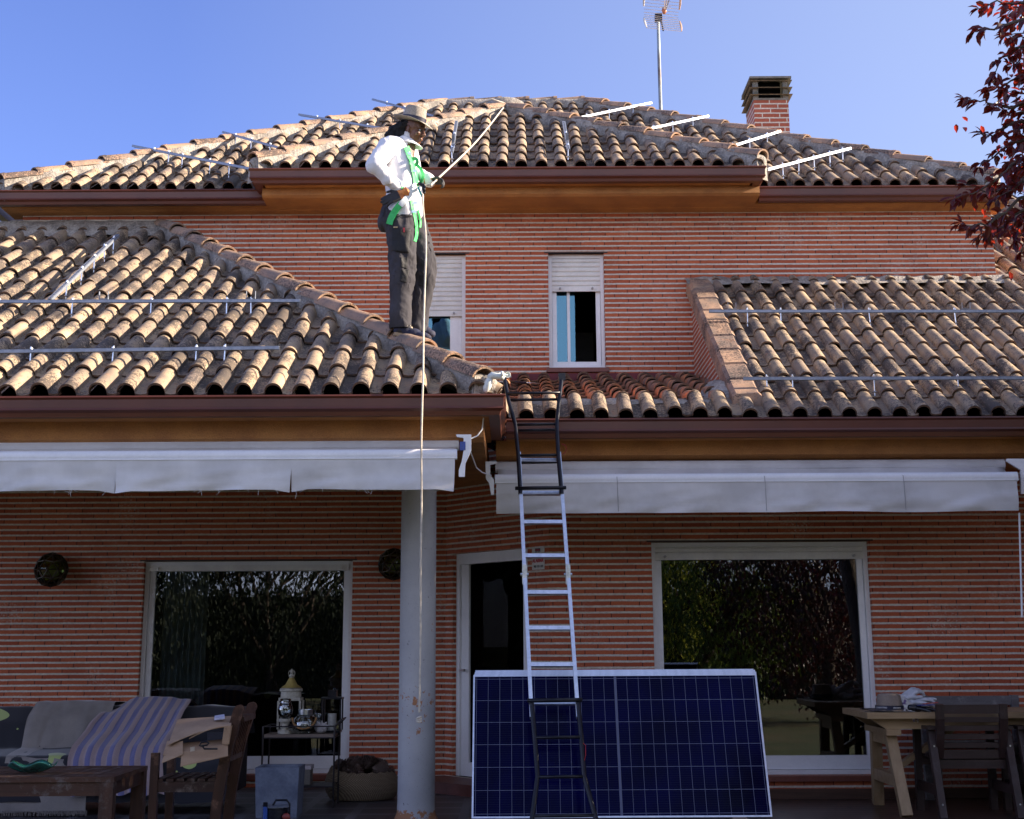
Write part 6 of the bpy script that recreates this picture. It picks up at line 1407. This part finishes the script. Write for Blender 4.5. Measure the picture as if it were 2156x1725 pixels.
# ================================================================ vegetation
def mat_leaf(name, a, b, tr=(.3,.02,.02), tw=.25, rough=.4):
    m, t, P, N, Lk = nodes(name); out = [n for n in t.nodes if n.type == 'OUTPUT_MATERIAL'][0]
    g = N('ShaderNodeNewGeometry'); c = mixc(N, Lk, g.outputs['Random Per Island'], a, b); Lk(c, P.inputs['Base Color']); P.inputs['Roughness'].default_value = rough
    T_ = N('ShaderNodeBsdfTranslucent'); T_.inputs[0].default_value = (*tr, 1); mx = N('ShaderNodeMixShader'); mx.inputs[0].default_value = tw
    Lk(P.outputs[0], mx.inputs[1]); Lk(T_.outputs[0], mx.inputs[2]); Lk(mx.outputs[0], out.inputs[0]); return m
def leaf(vs, fs, p, d, up, L, w, fold=.25, curl=.2):
    "pointed oval leaf from p along d, folded on its midrib"
    d = d.normalized(); s = d.cross(up); s = s.normalized() if s.length > .01 else d.orthogonal().normalized(); n = s.cross(d); o = len(vs)
    mid = [p, p + d*L*.3 - n*curl*L*.02, p + d*L*.65 - n*curl*L*.12, p + d*L - n*curl*L*.35]
    for k, ww in ((1, .85), (2, .8)):
        for sg in (-1, 1): mid.append(mid[k] + s*sg*w*ww*.5 + n*fold*w*.35)
    vs += mid   # 0..3 midrib ; 4,5 at .3 ; 6,7 at .65
    fs += [(o, o+1, o+4), (o, o+5, o+1), (o+1, o+2, o+6, o+4), (o+1, o+5, o+7, o+2), (o+2, o+3, o+6), (o+2, o+7, o+3)]
bark = mat('grey_bark', (.10,.075,.06), .9, bump=.8, bs=25, fine=.3)
def branches(tk, p, d, L, r, depth, rn, tips):
    pts = [p]; dd = d.normalized(); n = 4
    for i in range(n): dd = (dd + Vector((rn.gauss(0,.13), rn.gauss(0,.13), rn.gauss(.03,.1)))).normalized(); pts.append(pts[-1] + dd*L/n)
    tk.tube(pts, [r*(1-.55*i/n) for i in range(n+1)], 7 if depth < 2 else 5)
    if depth >= 1: tips += [(q, dd) for q in pts[2:]]
    if depth < 3:
        for k in range(4 if depth == 0 else 3):
            a = rn.uniform(0, 2*pi); s = Vector((cos(a), sin(a), rn.uniform(.1,.8))); branches(tk, pts[rn.choice((2,3,4))], (dd*.6 + s*.8), L*rn.uniform(.5,.75), r*.5, depth+1, rn, tips)
def tree(name, label, base, H, crown_r, seed, ml_, n_leaf, leaf_L, leaf_w, droop=0, trunk_r=.13, fork=.35, group='garden trees in front of the house'):
    rn = random.Random(seed); base = Vector(base); root = thing(name, label, 'tree', base, 0, group); tk = MB(); tips = []
    top = base + Vector((rn.gauss(0,.1), rn.gauss(0,.1), H*fork)); tk.tube([base - Zv*.2, base + (top-base)*.5 + Vector((.05,0,0)), top], [trunk_r*1.3, trunk_r, trunk_r*.85], 10)
    for k in range(6):
        a = k*1.05 + rn.uniform(0,.5); branches(tk, top, Vector((cos(a)*crown_r, sin(a)*crown_r, H*(1-fork)*.8)), H*(1-fork)*.62, trunk_r*.55, 0, rn, tips)
    tk.build('trunk', bark, root, smooth=R(50))
    vs, fs = [], []
    cz = H*.52
    for _ in range(n_leaf//6):
        while True:
            u = Vector((rn.uniform(-1,1), rn.uniform(-1,1), rn.uniform(-1,1)))
            c = base + Vector((u.x*crown_r*1.15, u.y*crown_r*1.15, cz + u.z*H*.5))
            if u.length < 1.05 + .35*noise.noise(c*.9) and noise.noise(c*1.7) > -.12: break
        if c.z < base.z + .35: continue
        for k in range(6):
            p = c + Vector((rn.gauss(0,.11), rn.gauss(0,.11), rn.gauss(0,.11))); d = Vector((rn.gauss(0,.8), rn.gauss(0,.8), rn.gauss(-.3-droop*2.2,.6))); leaf(vs, fs, p, d, Zv, leaf_L*rn.uniform(.7,1.2), leaf_w)
    m = MB(); m.add(vs, fs); m.build('crown', ml_, root, fix=False); return root
lg = mat_leaf('green_leaves', (.05,.10,.02), (.11,.16,.03), (.25,.35,.05), .3); lg2 = mat_leaf('yellow_green_leaves', (.38,.42,.06), (.55,.52,.09), (.85,.85,.12), .4); lp = mat_leaf('plum_leaves', (.016,.005,.008), (.045,.010,.011), (.60,.05,.02), .30, .35); ld = mat_leaf('dark_leaves', (.007,.014,.005), (.014,.022,.007), (.03,.05,.01), .12, .8); lq = mat_leaf('dark_plum_leaves', (.018,.007,.010), (.040,.016,.016), (.09,.01,.01), .2)
# seen in the window glass
tree('willow_tree', 'long leaved green tree reflected in the middle of the right window', (3.4, -3.0, -.16), 4.2, 1.9, 5, lg, 20000, .13, .028, droop=.5, fork=.16)
tree('garden_tree', 'yellow green tree reflected in the upper left of the right window', (1.9, -3.8, -.16), 4.6, 1.8, 6, lg2, 14000, .13, .035, droop=.35, fork=.2)
tree('plum_tree', 'dark purple plum tree reflected on the right of the right window', (5.6, -1.6, -.16), 4.6, 1.9, 8, lq, 20000, .09, .045, droop=.4, fork=.22)
tree('garden_tree', 'tall dark tree reflected in the left window pane', (-5.2, -4.6, -.16), 5.6, 2.4, 9, ld, 20000, .13, .045, droop=.5, fork=.15)
tree('garden_tree', 'broad dark tree filling the right of the left window reflection', (-8.6, -3.2, -.16), 5.4, 2.4, 10, ld, 18000, .14, .05, droop=.4, fork=.15)
tree('garden_tree', 'dense dark tree reflected above the sofa throws', (-1.6, -8.0, -.16), 6.0, 2.4, 19, ld, 16000, .14, .05, droop=.4, fork=.15)
def hedge(x0, x1, y0, y1, h, label, ml_, seed, n):
    rn = random.Random(seed); root = thing('hedge', label, 'hedge', ((x0+x1)/2, (y0+y1)/2, -.16), 0, 'clipped hedges round the garden'); m = MB(); m.box((x0+.10, y0+.10, -.16), (x1-.10, y1-.10, h-.12)); m.build('solid_core', mat('hedge_shade', (.015,.022,.008), .95), root)  # solid dark box core added so no sun leaks through the leaves
    vs, fs = [], []
    for _ in range(n):
        p = Vector((rn.uniform(x0,x1), rn.uniform(y0,y1), rn.uniform(-.1,h))); s_ = rn.choice('xyzy') if x1-x0 > y1-y0 else rn.choice('xyzx')
        if s_ == 'x': p.x = rn.choice((x0, x1)) + rn.gauss(0,.12)
        elif s_ == 'y': p.y = rn.choice((y0, y1)) + rn.gauss(0,.12)
        else: p.z = h + rn.gauss(-.1,.12)
        leaf(vs, fs, p, Vector((rn.gauss(0,1), rn.gauss(0,1), rn.gauss(0,1))), Zv, .14, .07)
    m = MB(); m.add(vs, fs); m.build('foliage', ml_, root, fix=False)
hedge(-22, 22, -14, -12, 2.6, 'long tall hedge closing the garden behind the photographer', ld, 31, 26000)
hedge(5.3, 6.8, 10.56, 11.72, 5.0, 'tall unseen hedge added beside the terrace to block the low sun', lg, 32, 9000)  # added off frame to shade the porch and its furniture
hedge(5.3, 6.8, 8.9, 10.30, 3.9, 'slightly lower unseen hedge added nearer the lawn to block the sun', lg, 33, 9000)  # added sun blocker, gap beside it leaves the rope lit

# ---- plum tree at the right edge of the frame
rn = random.Random(77); pt = thing('plum_tree', 'purple leaved plum tree reaching in at the upper right of the photo', 'tree', (4.3, 7.6, -.16)); tk = MB()
tk.tube([(4.3,7.6,-.2),(4.25,7.5,1.2),(4.1,7.4,2.4)], [.16,.13,.11], 10)
vs, fs = [], []
def twig(pts, D, r0=.012, dens=1.0, size=1.0, tip=True):
    P_ = [at(x, y, D + (k*.03)) for k, (x, y) in enumerate(pts)]; n = len(P_)
    Q = []
    for i in range(n-1):
        for f in (0, .33, .66): Q.append(P_[i].lerp(P_[i+1], f) + Vector((rn.gauss(0,.006), rn.gauss(0,.01), rn.gauss(0,.006))))
    Q.append(P_[-1]); tk.tube(Q, [max(.0022, r0*(1-.85*i/(len(Q)-1))) for i in range(len(Q))], 6)
    for i in range(1, len(Q)):
        seg = Q[i]-Q[i-1]; k = int(seg.length/.0135*dens) + (1 if rn.random() < .6 else 0)
        for _ in range(k):
            p = Q[i-1].lerp(Q[i], rn.random()); side = Vector((rn.gauss(0,1), rn.gauss(0,1), rn.gauss(-.2,.8))); d = seg.normalized()*.45 + side*.6 + Vector((-.15,0,-.40))
            pe = p + side.normalized()*.012; leaf(vs, fs, pe, d, Vector((rn.gauss(0,.7), rn.gauss(-.3,.7), 1)), .068*size*rn.uniform(.65,1.2), .036*size*rn.uniform(.8,1.15), .5, rn.uniform(0,1.2))
    if tip:
        for _ in range(4): leaf(vs, fs, Q[-1], (Q[-1]-Q[-2]).normalized() + Vector((rn.gauss(0,.5), rn.gauss(0,.5), rn.gauss(-.2,.5))), Zv, .06*size, .028*size, .5, .6)
TW = [ # branches, from outside the frame inward, in photo pixels; depth of each
 ([(2250,-60),(2190,0),(2140,10),(2095,5),(2062,18)],6.9,.9), ([(2230,20),(2170,40),(2120,55),(2080,62),(2052,68)],6.8,1.0), ([(2240,60),(2180,90),(2140,100),(2110,125),(2090,165)],7.0,1.0),
 ([(2250,130),(2190,150),(2150,160),(2115,180),(2082,192)],6.9,1.0), ([(2240,190),(2180,215),(2130,225),(2090,222),(2060,212),(2030,208)],6.8,.95), ([(2230,240),(2170,250),(2120,262),(2090,290),(2068,282)],7.0,1.0),
 ([(2240,270),(2180,285),(2130,300),(2090,330),(2062,352)],7.0,1.0), ([(2240,320),(2180,325),(2130,345),(2095,380),(2050,405),(2008,420)],6.8,1.05), ([(2230,350),(2180,365),(2130,390),(2080,405),(2035,390)],7.1,.9),
 ([(2240,390),(2180,400),(2130,430),(2080,470),(2045,478),(2022,470)],6.9,.9), ([(2240,420),(2190,430),(2140,455),(2105,480),(2062,500)],7.0,1.0), ([(2250,70),(2200,60),(2160,80),(2130,75)],7.2,1.1),
 ([(2250,180),(2200,190),(2160,200),(2120,195)],7.2,1.1), ([(2250,230),(2200,260),(2150,270),(2125,310)],7.3,1.1), ([(2250,300),(2200,330),(2150,370),(2110,405)],7.3,1.1), ([(2250,380),(2200,410),(2150,470),(2138,510)],7.2,.9),
 ([(2250,10),(2200,20),(2150,25),(2120,35)],7.3,1.2), ([(2250,120),(2200,125),(2150,130),(2125,140)],7.3,1.2), ([(2250,460),(2210,455),(2170,490),(2150,530)],7.1,.8), ([(2250,350),(2200,355),(2160,350),(2120,360)],7.2,1.1)]
for pts, D, dn in TW:
    twig(pts, D, dens=dn); j = rn.choice((-17, 15, 19)); twig([(x+28+abs(j)*.6, y+j) for x, y in pts[:-1]], D+.18, r0=.008, dens=dn*.9)
hub = [at(x, y, 7.15) for x, y in ((2290,-60), (2272,60), (2295,200), (2275,330), (2300,450))]
tk.tube([(4.1,7.4,2.4),(3.6,7.35,2.9), hub[4], hub[3], hub[2], hub[1], hub[0]], [.09,.06,.038,.032,.026,.02,.012], 8)
for _ in range(2600):
    f = rn.random()*3.999; i = int(f); c = hub[i].lerp(hub[i+1], f-i) + Vector((rn.uniform(-.12, 1.9), rn.gauss(.2,.45), rn.gauss(0,.25)))
    if c.x < 2.78: continue
    for k in range(4): leaf(vs, fs, c + Vector((rn.gauss(0,.05), rn.gauss(0,.05), rn.gauss(0,.05))), Vector((rn.gauss(0,1), rn.gauss(0,1), rn.gauss(-.5,.7))), Zv, .06, .032, .5, .6)
tips = []
for k in range(6): a = -1.2+k*.5; branches(tk, Vector((4.1,7.4,2.4)), Vector((cos(a)+.2, sin(a)*.8, 1.3)), 1.5, .06, 0, rn, tips)
for _ in range(1500):
    q, dd = rn.choice(tips); c = q + Vector((rn.gauss(0,.3), rn.gauss(0,.3), rn.gauss(0,.3)))
    if c.x < 2.95 or c.z < 1.7: continue
    for k in range(4): leaf(vs, fs, c + Vector((rn.gauss(0,.06), rn.gauss(0,.06), rn.gauss(0,.06))), Vector((rn.gauss(0,1), rn.gauss(0,1), rn.gauss(-.5,.7))), Zv, .06, .032, .5, .6)
tk.build('trunk', bark, pt, smooth=R(50)); m = MB(); m.add(vs, fs); m.build('crown', lp, pt, fix=False)
